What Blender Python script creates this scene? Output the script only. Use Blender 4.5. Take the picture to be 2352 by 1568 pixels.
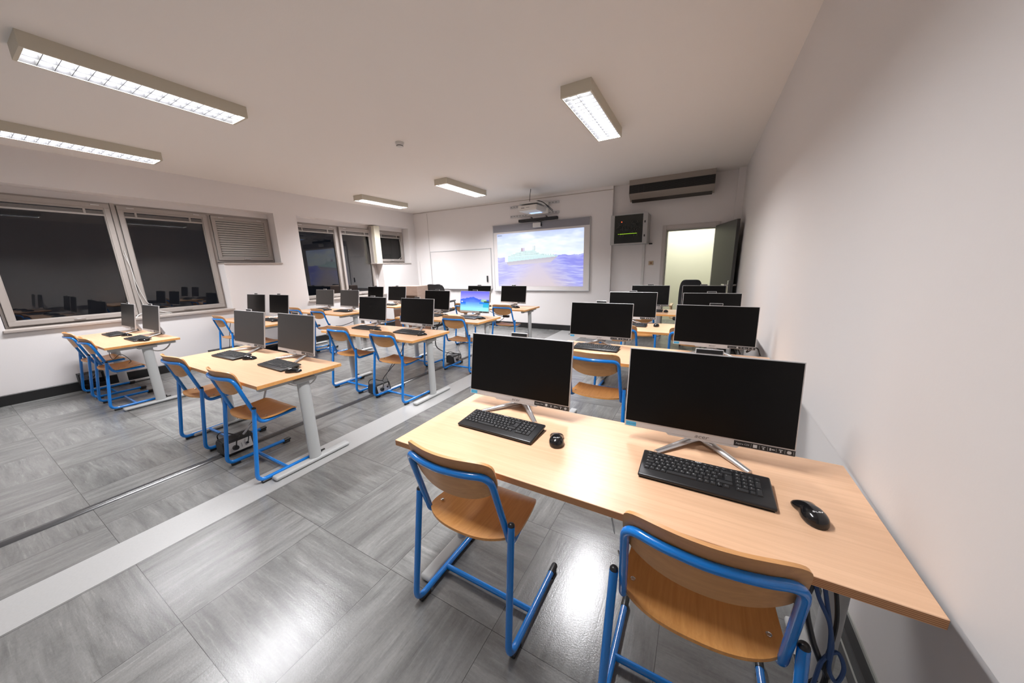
import bpy, bmesh, math, random
import numpy as np
from mathutils import Vector, Matrix
random.seed(7)
for o in list(bpy.data.objects): bpy.data.objects.remove(o)
scn = bpy.context.scene; COL = scn.collection
PI = math.pi

# ------------------------------------------------------------------ camera, world, exposure
cam_d = bpy.data.cameras.new('camera'); cam = bpy.data.objects.new('camera', cam_d); COL.objects.link(cam)
YAW, PITCH, ROLL, FPX = -.5178, -.21989, .02715, 759.16
_f = Vector((math.sin(YAW)*math.cos(PITCH), math.cos(YAW)*math.cos(PITCH), math.sin(PITCH)))
_r = Vector((math.cos(YAW), -math.sin(YAW), 0)); _d = _f.cross(_r)
c_, s_ = math.cos(ROLL), math.sin(ROLL)
R_ = c_*_r + s_*_d; D_ = -s_*_r + c_*_d
m = Matrix(((R_.x, -D_.x, -_f.x, 0), (R_.y, -D_.y, -_f.y, 0), (R_.z, -D_.z, -_f.z, 1.46), (0, 0, 0, 1)))
cam.matrix_world = m
cam_d.sensor_width = 36; cam_d.lens = FPX/2352*36; cam_d.clip_start = .05
scn.camera = cam
w = bpy.data.worlds.new('night'); scn.world = w; w.use_nodes = True
w.node_tree.nodes['Background'].inputs[0].default_value = (.5, .6, .9, 1)
w.node_tree.nodes['Background'].inputs[1].default_value = .012
EXPO = 0.13
LAMP_W = 147.0
LAMP_COL = (1.0, 1.0, 1.03)
scn.view_settings.view_transform = 'Standard'; scn.view_settings.look = 'None'
scn.view_settings.exposure = EXPO; scn.view_settings.gamma = 1; scn.view_settings.use_curve_mapping = False

# ------------------------------------------------------------------ materials
def s2l(c):
    return tuple((x/12.92 if x <= .04045 else ((x+.055)/1.055)**2.4) for x in c)
def rgb(r, g, b): return s2l((r/255, g/255, b/255))
MATS = {}
def mat(name, col, rough=.5, metal=0, spec=.5, coat=0, bump=0, bscale=200, var=0, vscale=6, emit=0):
    if name in MATS: return MATS[name]
    M = bpy.data.materials.new(name); M.use_nodes = True; nt = M.node_tree; b = nt.nodes['Principled BSDF']
    b.inputs['Base Color'].default_value = (*col, 1); b.inputs['Roughness'].default_value = rough
    b.inputs['Metallic'].default_value = metal; b.inputs['Specular IOR Level'].default_value = spec
    b.inputs['Coat Weight'].default_value = coat
    if emit:
        b.inputs['Emission Color'].default_value = (*col, 1); b.inputs['Emission Strength'].default_value = emit
    tc = None
    if bump or var:
        tc = nt.nodes.new('ShaderNodeTexCoord')
    if bump:
        n = nt.nodes.new('ShaderNodeTexNoise'); n.inputs['Scale'].default_value = bscale; n.inputs['Detail'].default_value = 4
        nt.links.new(tc.outputs['Object'], n.inputs['Vector'])
        bp = nt.nodes.new('ShaderNodeBump'); bp.inputs['Strength'].default_value = bump; bp.inputs['Distance'].default_value = .002
        nt.links.new(n.outputs['Fac'], bp.inputs['Height']); nt.links.new(bp.outputs['Normal'], b.inputs['Normal'])
    if var:
        n = nt.nodes.new('ShaderNodeTexNoise'); n.inputs['Scale'].default_value = vscale; n.inputs['Detail'].default_value = 5
        nt.links.new(tc.outputs['Object'], n.inputs['Vector'])
        mx = nt.nodes.new('ShaderNodeMix'); mx.data_type = 'RGBA'
        mx.inputs[6].default_value = (*[x*(1-var) for x in col], 1); mx.inputs[7].default_value = (*[min(1, x*(1+var)) for x in col], 1)
        nt.links.new(n.outputs['Fac'], mx.inputs[0]); nt.links.new(mx.outputs[2], b.inputs['Base Color'])
    MATS[name] = M; return M
def wood(name, c1, c2, scale=(1.5, 40, 40), rough=.35, rings=0):
    if name in MATS: return MATS[name]
    M = bpy.data.materials.new(name); M.use_nodes = True; nt = M.node_tree; b = nt.nodes['Principled BSDF']
    tc = nt.nodes.new('ShaderNodeTexCoord'); mp = nt.nodes.new('ShaderNodeMapping'); mp.inputs['Scale'].default_value = scale
    n = nt.nodes.new('ShaderNodeTexNoise'); n.inputs['Scale'].default_value = 2.0; n.inputs['Detail'].default_value = 6; n.inputs['Roughness'].default_value = .6
    n.inputs['Distortion'].default_value = .6
    cr = nt.nodes.new('ShaderNodeValToRGB'); cr.color_ramp.elements[0].position = .3; cr.color_ramp.elements[0].color = (*c1, 1)
    cr.color_ramp.elements[1].position = .65; cr.color_ramp.elements[1].color = (*c2, 1)
    nt.links.new(tc.outputs['Object'], mp.inputs['Vector']); nt.links.new(mp.outputs['Vector'], n.inputs['Vector'])
    nt.links.new(n.outputs['Fac'], cr.inputs['Fac']); nt.links.new(cr.outputs['Color'], b.inputs['Base Color'])
    b.inputs['Roughness'].default_value = rough
    MATS[name] = M; return M
def stripes(name, c1, c2, scale, axis='Z', rough=.5):
    M = bpy.data.materials.new(name); M.use_nodes = True; nt = M.node_tree; b = nt.nodes['Principled BSDF']
    tc = nt.nodes.new('ShaderNodeTexCoord'); wv = nt.nodes.new('ShaderNodeTexWave'); wv.bands_direction = axis
    wv.inputs['Scale'].default_value = scale; wv.inputs['Distortion'].default_value = .2
    cr = nt.nodes.new('ShaderNodeValToRGB'); cr.color_ramp.elements[0].color = (*c1, 1); cr.color_ramp.elements[1].color = (*c2, 1)
    nt.links.new(tc.outputs['Object'], wv.inputs['Vector']); nt.links.new(wv.outputs['Fac'], cr.inputs['Fac'])
    nt.links.new(cr.outputs['Color'], b.inputs['Base Color']); b.inputs['Roughness'].default_value = rough
    MATS[name] = M; return M

WALL = mat('wall_paint', (.80, .77, .76), .65, bump=.15, bscale=120)
WALLR = mat('right_wall_paint_dimmed', (.68, .655, .64), .6, bump=.1, bscale=90)  # same wall paint, base darkened to stand for weaker light on this wall
CEIL = mat('ceiling_paint', (.83, .80, .765), .8, bump=.15, bscale=100)
FRAME = mat('aluminium_frame', (.38, .345, .32), .45, metal=.1)
BLACK = mat('black_plastic', (.012, .012, .013), .35)
BLACKM = mat('matte_black_plastic', (.018, .018, .019), .55)
BASEB = mat('black_baseboard_vinyl', (.012, .012, .012), .45)
BLUE = mat('blue_tube_paint', rgb(0, 124, 214), .22, coat=.6)
SILVER = mat('silver_plastic', (.60, .59, .59), .35, metal=.35)
ALU = mat('brushed_aluminium', (.62, .61, .61), .28, metal=.85)
GREY = mat('grey_steel_paint', (.47, .48, .475), .4, var=.03)
CHROME = mat('chrome', (.8, .8, .8), .15, metal=1)
SCREEN_R = mat('glossy_dark_screen', (.0022, .002, .002), .30, spec=.2)
SCREEN_L = mat('matte_dark_screen', (.018, .018, .018), .42, spec=.75)
BIRCH = wood('beech_laminate', rgb(207, 166, 132), rgb(219, 179, 145), (1.3, 34, 34), .33)
EDGEO = wood('orange_beech_edge', rgb(216, 150, 82), rgb(228, 168, 100), (2, 20, 20), .4)
EDGES = stripes('layered_plywood_edge', rgb(150, 100, 62), rgb(214, 160, 112), 68, 'Z', .5)
SEATW = wood('seat_beech_plywood', rgb(212, 148, 80), rgb(226, 164, 96), (40, 2.5, 30), .36)
BACKW = wood('back_beech_plywood', rgb(190, 138, 86), rgb(206, 152, 98), (3, 40, 26), .42)
LOUV = mat('louver_aluminium', (.030, .030, .031), .6, spec=.06)
HOUS = mat('lamp_housing_paint', (.60, .56, .46), .5)
REFL = mat('lamp_reflector', (.75, .75, .75), .3)
WHITE = mat('white_plastic', (.66, .65, .63), .4)
WHITEG = mat('white_gloss_board', (.76, .73, .72), .22)
LGREY = mat('light_grey_plastic', (.55, .55, .56), .4)
LEGEND = mat('key_legend_print', (.62, .62, .62), .6)
LOGOW = mat('white_print', (.85, .85, .85), .5)
LOGOD = mat('dark_print', (.12, .11, .11), .5)
CYAN = mat('blue_sticker', rgb(78, 170, 214), .5)
CYAND = mat('sticker_ink', rgb(30, 96, 140), .5)
CABLEW = mat('white_cable', (.55, .54, .52), .5)
CABLEB = mat('blue_cable', rgb(40, 72, 120), .5)
DOORM = mat('dark_grey_door_laminate', (.060, .060, .058), .45, var=.05)
BROWN = wood('brown_veneer', rgb(118, 84, 66), rgb(136, 98, 78), (3, 3, 20), .5)
TAUPE = wood('taupe_veneer', rgb(156, 134, 122), rgb(168, 146, 132), (3, 3, 20), .5)
BEIGE = mat('beige_plastic', rgb(190, 168, 140), .45)
ACM = mat('taupe_air_unit_casing', (.33, .29, .255), .45)
MESHF = mat('black_mesh_fabric', (.025, .025, .027), .7, bump=.6, bscale=500)
LEATH = mat('black_leather', (.02, .022, .026), .5, bump=.2, bscale=200)
LIGHTW = wood('light_armrest_wood', rgb(226, 190, 140), rgb(238, 205, 160), (4, 30, 30), .4)
FSTRIP = mat('pale_speckled_vinyl', (.40, .40, .395), .3, var=.07, vscale=90)
DUCT = mat('dark_grey_floor_duct', (.05, .05, .052), .22)

def glass():
    M = bpy.data.materials.new('window_glass'); M.use_nodes = True; nt = M.node_tree; nt.nodes.clear()
    out = nt.nodes.new('ShaderNodeOutputMaterial'); mx = nt.nodes.new('ShaderNodeMixShader'); fr = nt.nodes.new('ShaderNodeFresnel')
    fr.inputs['IOR'].default_value = 1.62; tr = nt.nodes.new('ShaderNodeBsdfTransparent'); gl = nt.nodes.new('ShaderNodeBsdfGlossy')
    tr.inputs[0].default_value = (.8, .8, .8, 1); gl.inputs['Roughness'].default_value = .0
    nt.links.new(fr.outputs[0], mx.inputs[0]); nt.links.new(tr.outputs[0], mx.inputs[1]); nt.links.new(gl.outputs[0], mx.inputs[2])
    nt.links.new(mx.outputs[0], out.inputs[0]); return M
GLASS = glass()

def floor_mat():
    M = bpy.data.materials.new('grey_vinyl_tiles'); M.use_nodes = True; nt = M.node_tree; b = nt.nodes['Principled BSDF']; N = nt.nodes.new; L = nt.links.new
    def math_(op, a, bb=None, cc=None):
        n = N('ShaderNodeMath'); n.operation = op
        for i, x in enumerate((a, bb, cc)):
            if x is None: continue
            if isinstance(x, (int, float)): n.inputs[i].default_value = x
            else: L(x, n.inputs[i])
        return n.outputs[0]
    geo = N('ShaderNodeNewGeometry'); sp = N('ShaderNodeSeparateXYZ'); L(geo.outputs['Position'], sp.inputs[0])
    tx = math_('DIVIDE', math_('ADD', sp.outputs[0], 2.438+6.02), .602); ty = math_('DIVIDE', math_('ADD', sp.outputs[1], -.266+6.1), .61)
    fx = math_('FLOOR', tx); fy = math_('FLOOR', ty)
    par = math_('MODULO', math_('ADD', math_('ADD', fx, fy), 200), 2)
    cell = N('ShaderNodeCombineXYZ'); L(fx, cell.inputs[0]); L(fy, cell.inputs[1])
    wn = N('ShaderNodeTexWhiteNoise'); L(cell.outputs[0], wn.inputs['Vector'])
    off = N('ShaderNodeVectorMath'); off.operation = 'SCALE'; L(wn.outputs['Color'], off.inputs[0]); off.inputs['Scale'].default_value = 17
    pos = N('ShaderNodeVectorMath'); pos.operation = 'ADD'; L(geo.outputs['Position'], pos.inputs[0]); L(off.outputs[0], pos.inputs[1])
    def streak(sx, sy, sc, det, dist):
        mp = N('ShaderNodeMapping'); mp.inputs['Scale'].default_value = (sx, sy, 1); L(pos.outputs[0], mp.inputs['Vector'])
        n = N('ShaderNodeTexNoise'); n.inputs['Scale'].default_value = sc; n.inputs['Detail'].default_value = det; n.inputs['Roughness'].default_value = .62
        n.inputs['Distortion'].default_value = dist; L(mp.outputs[0], n.inputs['Vector']); return n.outputs['Fac']
    def mixf(f, a, c):
        n = N('ShaderNodeMix'); n.data_type = 'FLOAT'; L(f, n.inputs[0]); L(a, n.inputs[2]); L(c, n.inputs[3]); return n.outputs[0]
    s1 = mixf(par, streak(9, 1.4, 1.6, 7, .5), streak(1.4, 9, 1.6, 7, .5))
    s2 = mixf(par, streak(38, 2.6, 2.2, 8, .25), streak(2.6, 38, 2.2, 8, .25))
    base = N('ShaderNodeValToRGB'); e = base.color_ramp.elements
    e[0].position = .30; e[0].color = (*rgb(99, 99, 98), 1); e[1].position = .70; e[1].color = (*rgb(131, 131, 129), 1)
    L(s1, base.inputs[0])
    fine = N('ShaderNodeValToRGB'); e = fine.color_ramp.elements
    e[0].position = .30; e[0].color = (.74, .74, .73, 1); e[1].position = .74; e[1].color = (1.5, 1.5, 1.48, 1)
    mid = fine.color_ramp.elements.new(.42); mid.color = (.98, .98, .98, 1); md2 = fine.color_ramp.elements.new(.58); md2.color = (1.02, 1.02, 1.02, 1)
    L(s2, fine.inputs[0])
    mu = N('ShaderNodeMix'); mu.data_type = 'RGBA'; mu.blend_type = 'MULTIPLY'; mu.inputs[0].default_value = .8
    L(base.outputs[0], mu.inputs[6]); L(fine.outputs[0], mu.inputs[7])
    # per tile value
    fn_ = N('ShaderNodeTexNoise'); fn_.inputs['Scale'].default_value = 70; fn_.inputs['Detail'].default_value = 5; fn_.inputs['Roughness'].default_value = .7; L(geo.outputs['Position'], fn_.inputs['Vector'])
    blo = N('ShaderNodeTexNoise'); blo.inputs['Scale'].default_value = 3.2; blo.inputs['Detail'].default_value = 3; L(pos.outputs[0], blo.inputs['Vector'])
    tv = math_('MULTIPLY', math_('ADD', math_('MULTIPLY', wn.outputs['Value'], .16), .93), math_('MULTIPLY', math_('ADD', math_('MULTIPLY', fn_.outputs['Fac'], .44), .78), math_('ADD', math_('MULTIPLY', blo.outputs['Fac'], .36), .82)))
    mv = N('ShaderNodeVectorMath'); mv.operation = 'SCALE'; L(mu.outputs[2], mv.inputs[0]); L(tv, mv.inputs['Scale'])
    # joints
    def joint(t, size):
        fr = math_('FRACT', t); d = math_('MINIMUM', fr, math_('SUBTRACT', 1, fr)); return math_('LESS_THAN', math_('MULTIPLY', d, size), .0011)
    j = math_('MAXIMUM', joint(tx, .602), joint(ty, .61))
    mj = N('ShaderNodeMix'); mj.data_type = 'RGBA'; L(j, mj.inputs[0]); L(mv.outputs[0], mj.inputs[6]); mj.inputs[7].default_value = (.05, .05, .048, 1)
    L(mj.outputs[2], b.inputs['Base Color'])
    rr = N('ShaderNodeMapRange'); L(s2, rr.inputs[0]); rr.inputs['To Min'].default_value = .15; rr.inputs['To Max'].default_value = .27; L(rr.outputs[0], b.inputs['Roughness'])
    nb = N('ShaderNodeTexNoise'); nb.inputs['Scale'].default_value = 160; nb.inputs['Detail'].default_value = 3; L(geo.outputs['Position'], nb.inputs['Vector'])
    ad = math_('ADD', nb.outputs['Fac'], math_('MULTIPLY', s2, .8))
    bp = N('ShaderNodeBump'); bp.inputs['Strength'].default_value = .28; bp.inputs['Distance'].default_value = .001; L(ad, bp.inputs['Height']); L(bp.outputs[0], b.inputs['Normal'])
    return M
FLOOR = floor_mat()

# ------------------------------------------------------------------ geometry helpers
def mk(name, bm, mats, parent=None, smooth=False, loc=None):
    me = bpy.data.meshes.new(name); bmesh.ops.recalc_face_normals(bm, faces=bm.faces); bm.to_mesh(me); bm.free()
    for mm in (mats if isinstance(mats, (list, tuple)) else [mats]): me.materials.append(mm)
    if smooth:
        for p in me.polygons: p.use_smooth = True
        try: me.set_sharp_from_angle(angle=math.radians(38))
        except Exception: pass
    o = bpy.data.objects.new(name, me); COL.objects.link(o)
    if parent: o.parent = parent
    if loc: o.location = loc
    return o
def thing(name, label, cat, loc=(0, 0, 0), rz=0, group=None):
    o = bpy.data.objects.new(name, None); COL.objects.link(o); o.location = loc; o.rotation_euler = (0, 0, rz); o.empty_display_size = .1
    o['label'] = label; o['category'] = cat
    if group: o['group'] = group
    return o
def tag(o, label, cat, group=None):
    o['label'] = label; o['category'] = cat
    if group: o['group'] = group
    return o
def struct(o): o['kind'] = 'structure'; return o
def dup(root, loc, rz, label, group=None):
    r = root.copy(); COL.objects.link(r); r.location = loc; r.rotation_euler = (0, 0, rz); r['label'] = label
    if group: r['group'] = group
    def rec(a, b):
        for ch in a.children:
            c = ch.copy(); COL.objects.link(c); c.parent = b; rec(ch, c)
    rec(root, r); return r
def box(bm, x0, x1, y0, y1, z0, z1, bev=0, seg=2, mi=0, M=None):
    ge = bmesh.ops.create_cube(bm, size=1); vs = ge['verts']
    for v in vs: v.co = Vector(((x0+x1)/2+v.co.x*(x1-x0), (y0+y1)/2+v.co.y*(y1-y0), (z0+z1)/2+v.co.z*(z1-z0)))
    fs = list({f for v in vs for f in v.link_faces})
    for f in fs: f.material_index = mi
    if bev:
        es = list({e for v in vs for e in v.link_edges})
        r = bmesh.ops.bevel(bm, geom=es, offset=bev, segments=seg, affect='EDGES', profile=.5)
        vs = list({v for f in r['faces'] for v in f.verts} | {v for v in vs if v.is_valid})
        for f in {f for v in vs for f in v.link_faces}: f.material_index = mi
    if M is not None: bmesh.ops.transform(bm, matrix=M, verts=vs)
    return vs
def fillet(pts, rad, n=6):
    P = [Vector(p) for p in pts]; out = [P[0]]
    for i in range(1, len(P)-1):
        r = rad[i-1] if isinstance(rad, (list, tuple)) else rad
        a, b, c = P[i-1], P[i], P[i+1]; u = (a-b); v = (c-b); lu, lv = u.length, v.length; u.normalize(); v.normalize()
        ang = u.angle(v)
        if abs(ang-PI) < .01 or r <= 0: out.append(b); continue
        t = min(r/math.tan(ang/2), lu*.49, lv*.49); p0 = b+u*t; p1 = b+v*t
        for k in range(n+1):
            s = k/n; out.append(p0*(1-s)**2 + b*2*s*(1-s) + p1*s*s)
    out.append(P[-1]); return out
def tube(bm, pts, r, seg=12, mi=0, sx=1, cap=True):
    P = [Vector(p) for p in pts]; rings = []; T0 = (P[1]-P[0]).normalized()
    up = Vector((0, 0, 1)) if abs(T0.z) < .9 else Vector((1, 0, 0)); n = T0.cross(up).normalized()
    prev = T0
    for i, p in enumerate(P):
        T = (P[min(i+1, len(P)-1)]-P[max(i-1, 0)]).normalized()
        ax = prev.cross(T)
        if ax.length > 1e-7: n = Matrix.Rotation(prev.angle(T), 3, ax.normalized()) @ n
        n = (n-T*n.dot(T)).normalized(); bn = T.cross(n); prev = T
        rr = r[i] if isinstance(r, (list, tuple)) else r
        rings.append([bm.verts.new(p+n*math.cos(2*PI*k/seg)*rr*sx+bn*math.sin(2*PI*k/seg)*rr) for k in range(seg)])
    for a, b in zip(rings, rings[1:]):
        for k in range(seg):
            f = bm.faces.new((a[k], a[(k+1) % seg], b[(k+1) % seg], b[k])); f.material_index = mi
    if cap:
        for rg in (rings[0], rings[-1]):
            f = bm.faces.new(rg); f.material_index = mi
def spline(pts, n=8):
    P = [Vector(p) for p in pts]; P = [P[0]*2-P[1]]+P+[P[-1]*2-P[-2]]; out = []
    for i in range(1, len(P)-2):
        a, b, c, d = P[i-1], P[i], P[i+1], P[i+2]
        for k in range(n):
            t = k/n; out.append(.5*((2*b)+(-a+c)*t+(2*a-5*b+4*c-d)*t*t+(-a+3*b-3*c+d)*t**3))
    out.append(P[-2]); return out
def cyl(bm, c, r, h, axis='z', seg=16, mi=0, r2=None):
    a = {'x': Vector((1, 0, 0)), 'y': Vector((0, 1, 0)), 'z': Vector((0, 0, 1))}[axis]; c = Vector(c)
    tube(bm, [c, c+a*h], [r, r if r2 is None else r2], seg, mi)
def prism(bm, poly, axis, a0, a1, mi=0):
    """poly: 2D pts; axis 'x': pts are (y,z), 'y': (x,z), 'z': (x,y)"""
    def P(p, a): return {'x': (a, p[0], p[1]), 'y': (p[0], a, p[1]), 'z': (p[0], p[1], a)}[axis]
    A = [bm.verts.new(P(p, a0)) for p in poly]; B = [bm.verts.new(P(p, a1)) for p in poly]; n = len(poly)
    fs = [bm.faces.new(A), bm.faces.new(B)]
    for k in range(n): fs.append(bm.faces.new((A[k], A[(k+1) % n], B[(k+1) % n], B[k])))
    for f in fs: f.material_index = mi
def plate(bm, fn, nu, nv, th, p=7):
    """curved rounded plate. fn(u,v)->(point, normal)"""
    top, bot = [], []
    for j in range(nv+1):
        rt, rb = [], []
        for i in range(nu+1):
            u, v = -1+2*i/nu, -1+2*j/nv
            mxv = max(abs(u), abs(v))
            if mxv > 0:
                s = mxv/((abs(u)**p+abs(v)**p)**(1/p)); u *= s; v *= s
            pt, nn = fn(u, v); rt.append(bm.verts.new(pt+nn*th/2)); rb.append(bm.verts.new(pt-nn*th/2))
        top.append(rt); bot.append(rb)
    for g in (top, bot):
        for j in range(nv):
            for i in range(nu): bm.faces.new((g[j][i], g[j][i+1], g[j+1][i+1], g[j+1][i]))
    ring = [(0, i) for i in range(nu)]+[(j, nu) for j in range(nv)]+[(nv, i) for i in range(nu, 0, -1)]+[(j, 0) for j in range(nv, 0, -1)]
    for k in range(len(ring)):
        a, b = ring[k], ring[(k+1) % len(ring)]
        bm.faces.new((top[a[0]][a[1]], top[b[0]][b[1]], bot[b[0]][b[1]], bot[a[0]][a[1]]))
TXT = {}
def text_verts(s, size, shear=0):
    """returns (verts, faces) of a flat text in XY, centred"""
    key = (s, size, shear)
    if key in TXT: return TXT[key]
    cu = bpy.data.curves.new('t', 'FONT'); cu.body = s; cu.size = size; cu.align_x = 'CENTER'; cu.align_y = 'CENTER'; cu.shear = shear; cu.resolution_u = 2
    ob = bpy.data.objects.new('t', cu); COL.objects.link(ob); dg = bpy.context.evaluated_depsgraph_get()
    me = bpy.data.meshes.new_from_object(ob.evaluated_get(dg)); r = ([v.co.copy() for v in me.vertices], [tuple(p.vertices) for p in me.polygons])
    bpy.data.objects.remove(ob); bpy.data.meshes.remove(me); bpy.data.curves.remove(cu); TXT[key] = r; return r
def add_text(bm, s, size, M, mi=0, shear=0, sx=1):
    vs, fs = text_verts(s, size, shear); nv = [bm.verts.new(M @ Vector((v.x*sx, v.y, 0))) for v in vs]
    for f in fs:
        try: g = bm.faces.new([nv[i] for i in f]); g.material_index = mi
        except ValueError: pass
def cable(name, pts, r, m_, label, parent=None, n=8):
    bm = bmesh.new(); tube(bm, spline(pts, n), r, 8); o = mk(name, bm, m_, parent, True)
    if not parent: tag(o, label, 'cable')
    elif label: o['label'] = label
    return o

# ------------------------------------------------------------------ room shell
XL, XR, YF, YN, ZC = -7.17, .51, 7.2, 7.3, 3.0
YB = -1.6
bm = bmesh.new(); box(bm, -7.7, 1.0, YB-.2, 10.2, -.1, 0); struct(mk('floor', bm, FLOOR))
bm = bmesh.new(); box(bm, -7.7, 1.0, YB-.2, 10.2, ZC, ZC+.1); struct(mk('ceiling', bm, CEIL))
# left wall with two stepped window openings
bm = bmesh.new(); XO = -7.62
def lw(y0, y1, z0, z1): box(bm, XO, XL, y0, y1, z0, z1)
ZT = 2.585
lw(YB-.2, .41, 0, ZC); lw(3.58, 4.0, 0, ZC); lw(6.95, 7.6, 0, ZC)
for a, b_, z in ((.41, 2.662, .868), (2.662, 3.58, 1.655), (4.0, 5.98, .868), (5.98, 6.95, 1.65)):
    lw(a, b_, 0, z); lw(a, b_, ZT, ZC)
bmesh.ops.remove_doubles(bm, verts=bm.verts, dist=1e-5)
struct(mk('wall_left', bm, WALL))
# front wall: thicker left part, shallow niche with the doorway on the right
bm = bmesh.new()
box(bm, XL-.4, -1.678, YF, YN+.35, 0, ZC); box(bm, -1.678, -.665, YN, YN+.35, 0, ZC); box(bm, .15, XR+.4, YN, YN+.35, 0, ZC); box(bm, -.665, .15, YN, YN+.35, 2.095, ZC)
struct(mk('wall_front', bm, WALL))
bm = bmesh.new()
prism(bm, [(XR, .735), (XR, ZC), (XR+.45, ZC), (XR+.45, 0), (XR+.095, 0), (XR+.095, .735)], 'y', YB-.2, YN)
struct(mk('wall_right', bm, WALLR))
bm = bmesh.new(); box(bm, -7.7, 1.0, YB-.3, YB, 0, ZC); struct(mk('wall_back', bm, WALL))
# corner pilaster on the right, seams and cornice line of the plasterboard wall
bm = bmesh.new(); box(bm, .405, XR+.02, 7.18, YN+.01, 0, ZC); struct(mk('trim_1', bm, WALL))
bm = bmesh.new()
prism(bm, [(XL, 2.985), (-1.678, 2.925), (-1.678, 2.937), (XL, 2.992)], 'y', YF-.006, YF+.01); struct(mk('trim_2', bm, mat('wall_joint_strip', (.42, .37, .32), .7)))  # dark strip along the crack between plasterboard and ceiling
bm = bmesh.new(); box(bm, -7.072, -7.066, YF-.004, YF+.01, .12, 1.7); box(bm, -6.665, -6.655, YF-.004, YF+.01, .12, 2.95); struct(mk('trim_3', bm, mat('wall_joint_grey', (.5, .47, .45), .7)))
# baseboards
bm = bmesh.new(); box(bm, XL, XL+.035, YB, YF, 0, .125, .004, 1); struct(mk('baseboard_left', bm, BASEB))
bm = bmesh.new(); box(bm, XL+.02, -1.678, YF-.03, YF, 0, .125, .004, 1); box(bm, -1.678, -.73, YN-.03, YN, 0, .125, .004, 1); struct(mk('baseboard_front', bm, BASEB))
bm = bmesh.new(); box(bm, XR+.06, XR+.095, YB, 7.2, 0, .12, .003, 1); box(bm, XR+.090, XR+.095, YB, 7.2, .12, .134, mi=1); box(bm, XR+.056, XR+.06, YB, 7.2, .07, .075, mi=1)
struct(mk('baseboard_right', bm, [BASEB, mat('grey_trunking_lip', (.35, .36, .33), .35)]))
# pale inlaid floor strip + wide patch, dark floor duct
bm = bmesh.new()
box(bm, -2.735, -2.45, YB, 7.17, -.01, .0012); box(bm, -2.45, -2.1, 5.6, 6.78, -.01, .0012)
struct(mk('trim_4', bm, FSTRIP))
bm = bmesh.new()
prism(bm, [(-3.385, 0), (-3.372, .010), (-3.355, .013), (-3.335, .013), (-3.318, .010), (-3.305, 0)], 'y', YB, 6.6)
tag(mk('floor_cable_duct', bm, DUCT, smooth=True), 'long low dark grey cable duct running along the floor under the middle desks', 'cable duct')

# corridor beyond the door
bm = bmesh.new()
HALL = mat('corridor_wall_paint', (.66, .655, .53), .7)
box(bm, -2.4, 1.2, 9.6, 9.8, 0, ZC)
struct(mk('wall_corridor', bm, HALL))
bm = bmesh.new(); box(bm, .9, 1.2, 7.65, 9.6, 0, ZC); box(bm, -2.6, -2.4, 7.65, 9.8, 0, ZC); struct(mk('wall_corridor_side', bm, HALL))
def area(name, loc, sx, sy, power, col, parent=None, rot=(0, 0, 0)):
    l = bpy.data.lights.new(name, 'AREA'); l.shape = 'RECTANGLE'; l.size = sx; l.size_y = sy; l.energy = power; l.color = col
    o = bpy.data.objects.new(name, l); COL.objects.link(o); o.location = loc; o.rotation_euler = rot
    if parent: o.parent = parent
    return o
hl = thing('corridor_ceiling_light', 'slim white ceiling light glimpsed through the top of the open doorway', 'ceiling light', (-.35, 9.0, ZC))
bm = bmesh.new(); box(bm, -.6, .6, -.1, .1, -.05, 0, .005); mk('housing', bm, WHITE, hl)
area('light_panel', (0, 0, -.055), 1.1, .16, 52, (1, 1, .95), hl)

# ------------------------------------------------------------------ ceiling lamps
def make_lamp(label):
    t = thing('ceiling_light', label, 'ceiling light', group=None)
    W, Lh, Hh = .137, .62, .096
    bm = bmesh.new(); th = .012
    box(bm, -W, W, -Lh, Lh, -.012, 0); box(bm, -W, -W+th, -Lh, Lh, -Hh, -.012); box(bm, W-th, W, -Lh, Lh, -Hh, -.012)
    box(bm, -W+th, W-th, -Lh, -Lh+.02, -Hh, -.012); box(bm, -W+th, W-th, Lh-.02, Lh, -Hh, -.012)
    mk('housing', bm, HOUS, t)
    bm = bmesh.new(); n = 16; y0, y1 = -Lh+.02, Lh-.02; xs = W-th
    for i in range(1, n):
        y = y0+(y1-y0)*i/n; prism(bm, [(y-.0055, -.067), (y+.0055, -.067), (y+.0015, -.092), (y-.0015, -.092)], 'x', -xs, xs)
    prism(bm, [(-.009, -.037), (.009, -.037), (.0015, -.093), (-.0015, -.093)], 'y', y0, y1)
    for s in (-1, 1): prism(bm, [(s*xs, -.037), (s*(xs-.022), -.037), (s*(xs-.001), -.093), (s*xs, -.093)], 'y', y0, y1)
    mk('louver', bm, LOUV, t)
    bm = bmesh.new(); box(bm, -xs, xs, y0, y1, -.03, -.026); mk('reflector', bm, REFL, t)
    area('light_panel', (0, 0, -.036), 2*xs-.05, y1-y0-.02, LAMP_W, LAMP_COL, t)
    return t
lamp_pos = [((-.944-.137, 3.12+.62), 'short-looking ceiling light nearest the right wall, seen almost end-on'),
            ((-.944-.137, .62+.52), 'ceiling light above the nearest right-wall desk, just above the top edge of the view'),
            ((-3.87-.137, .62+.62), 'largest ceiling light in view, long louvered box at the upper left'),
            ((-6.105-.137, .62+.62), 'long louvered ceiling light cut by the left edge, above the near windows'),
            ((-3.955-.137, 4.82+.62), 'louvered ceiling light between the smoke detector and the projector'),
            ((-6.175-.137, 4.82+.62), 'small far louvered ceiling light above the far windows')]
L0 = None
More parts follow.
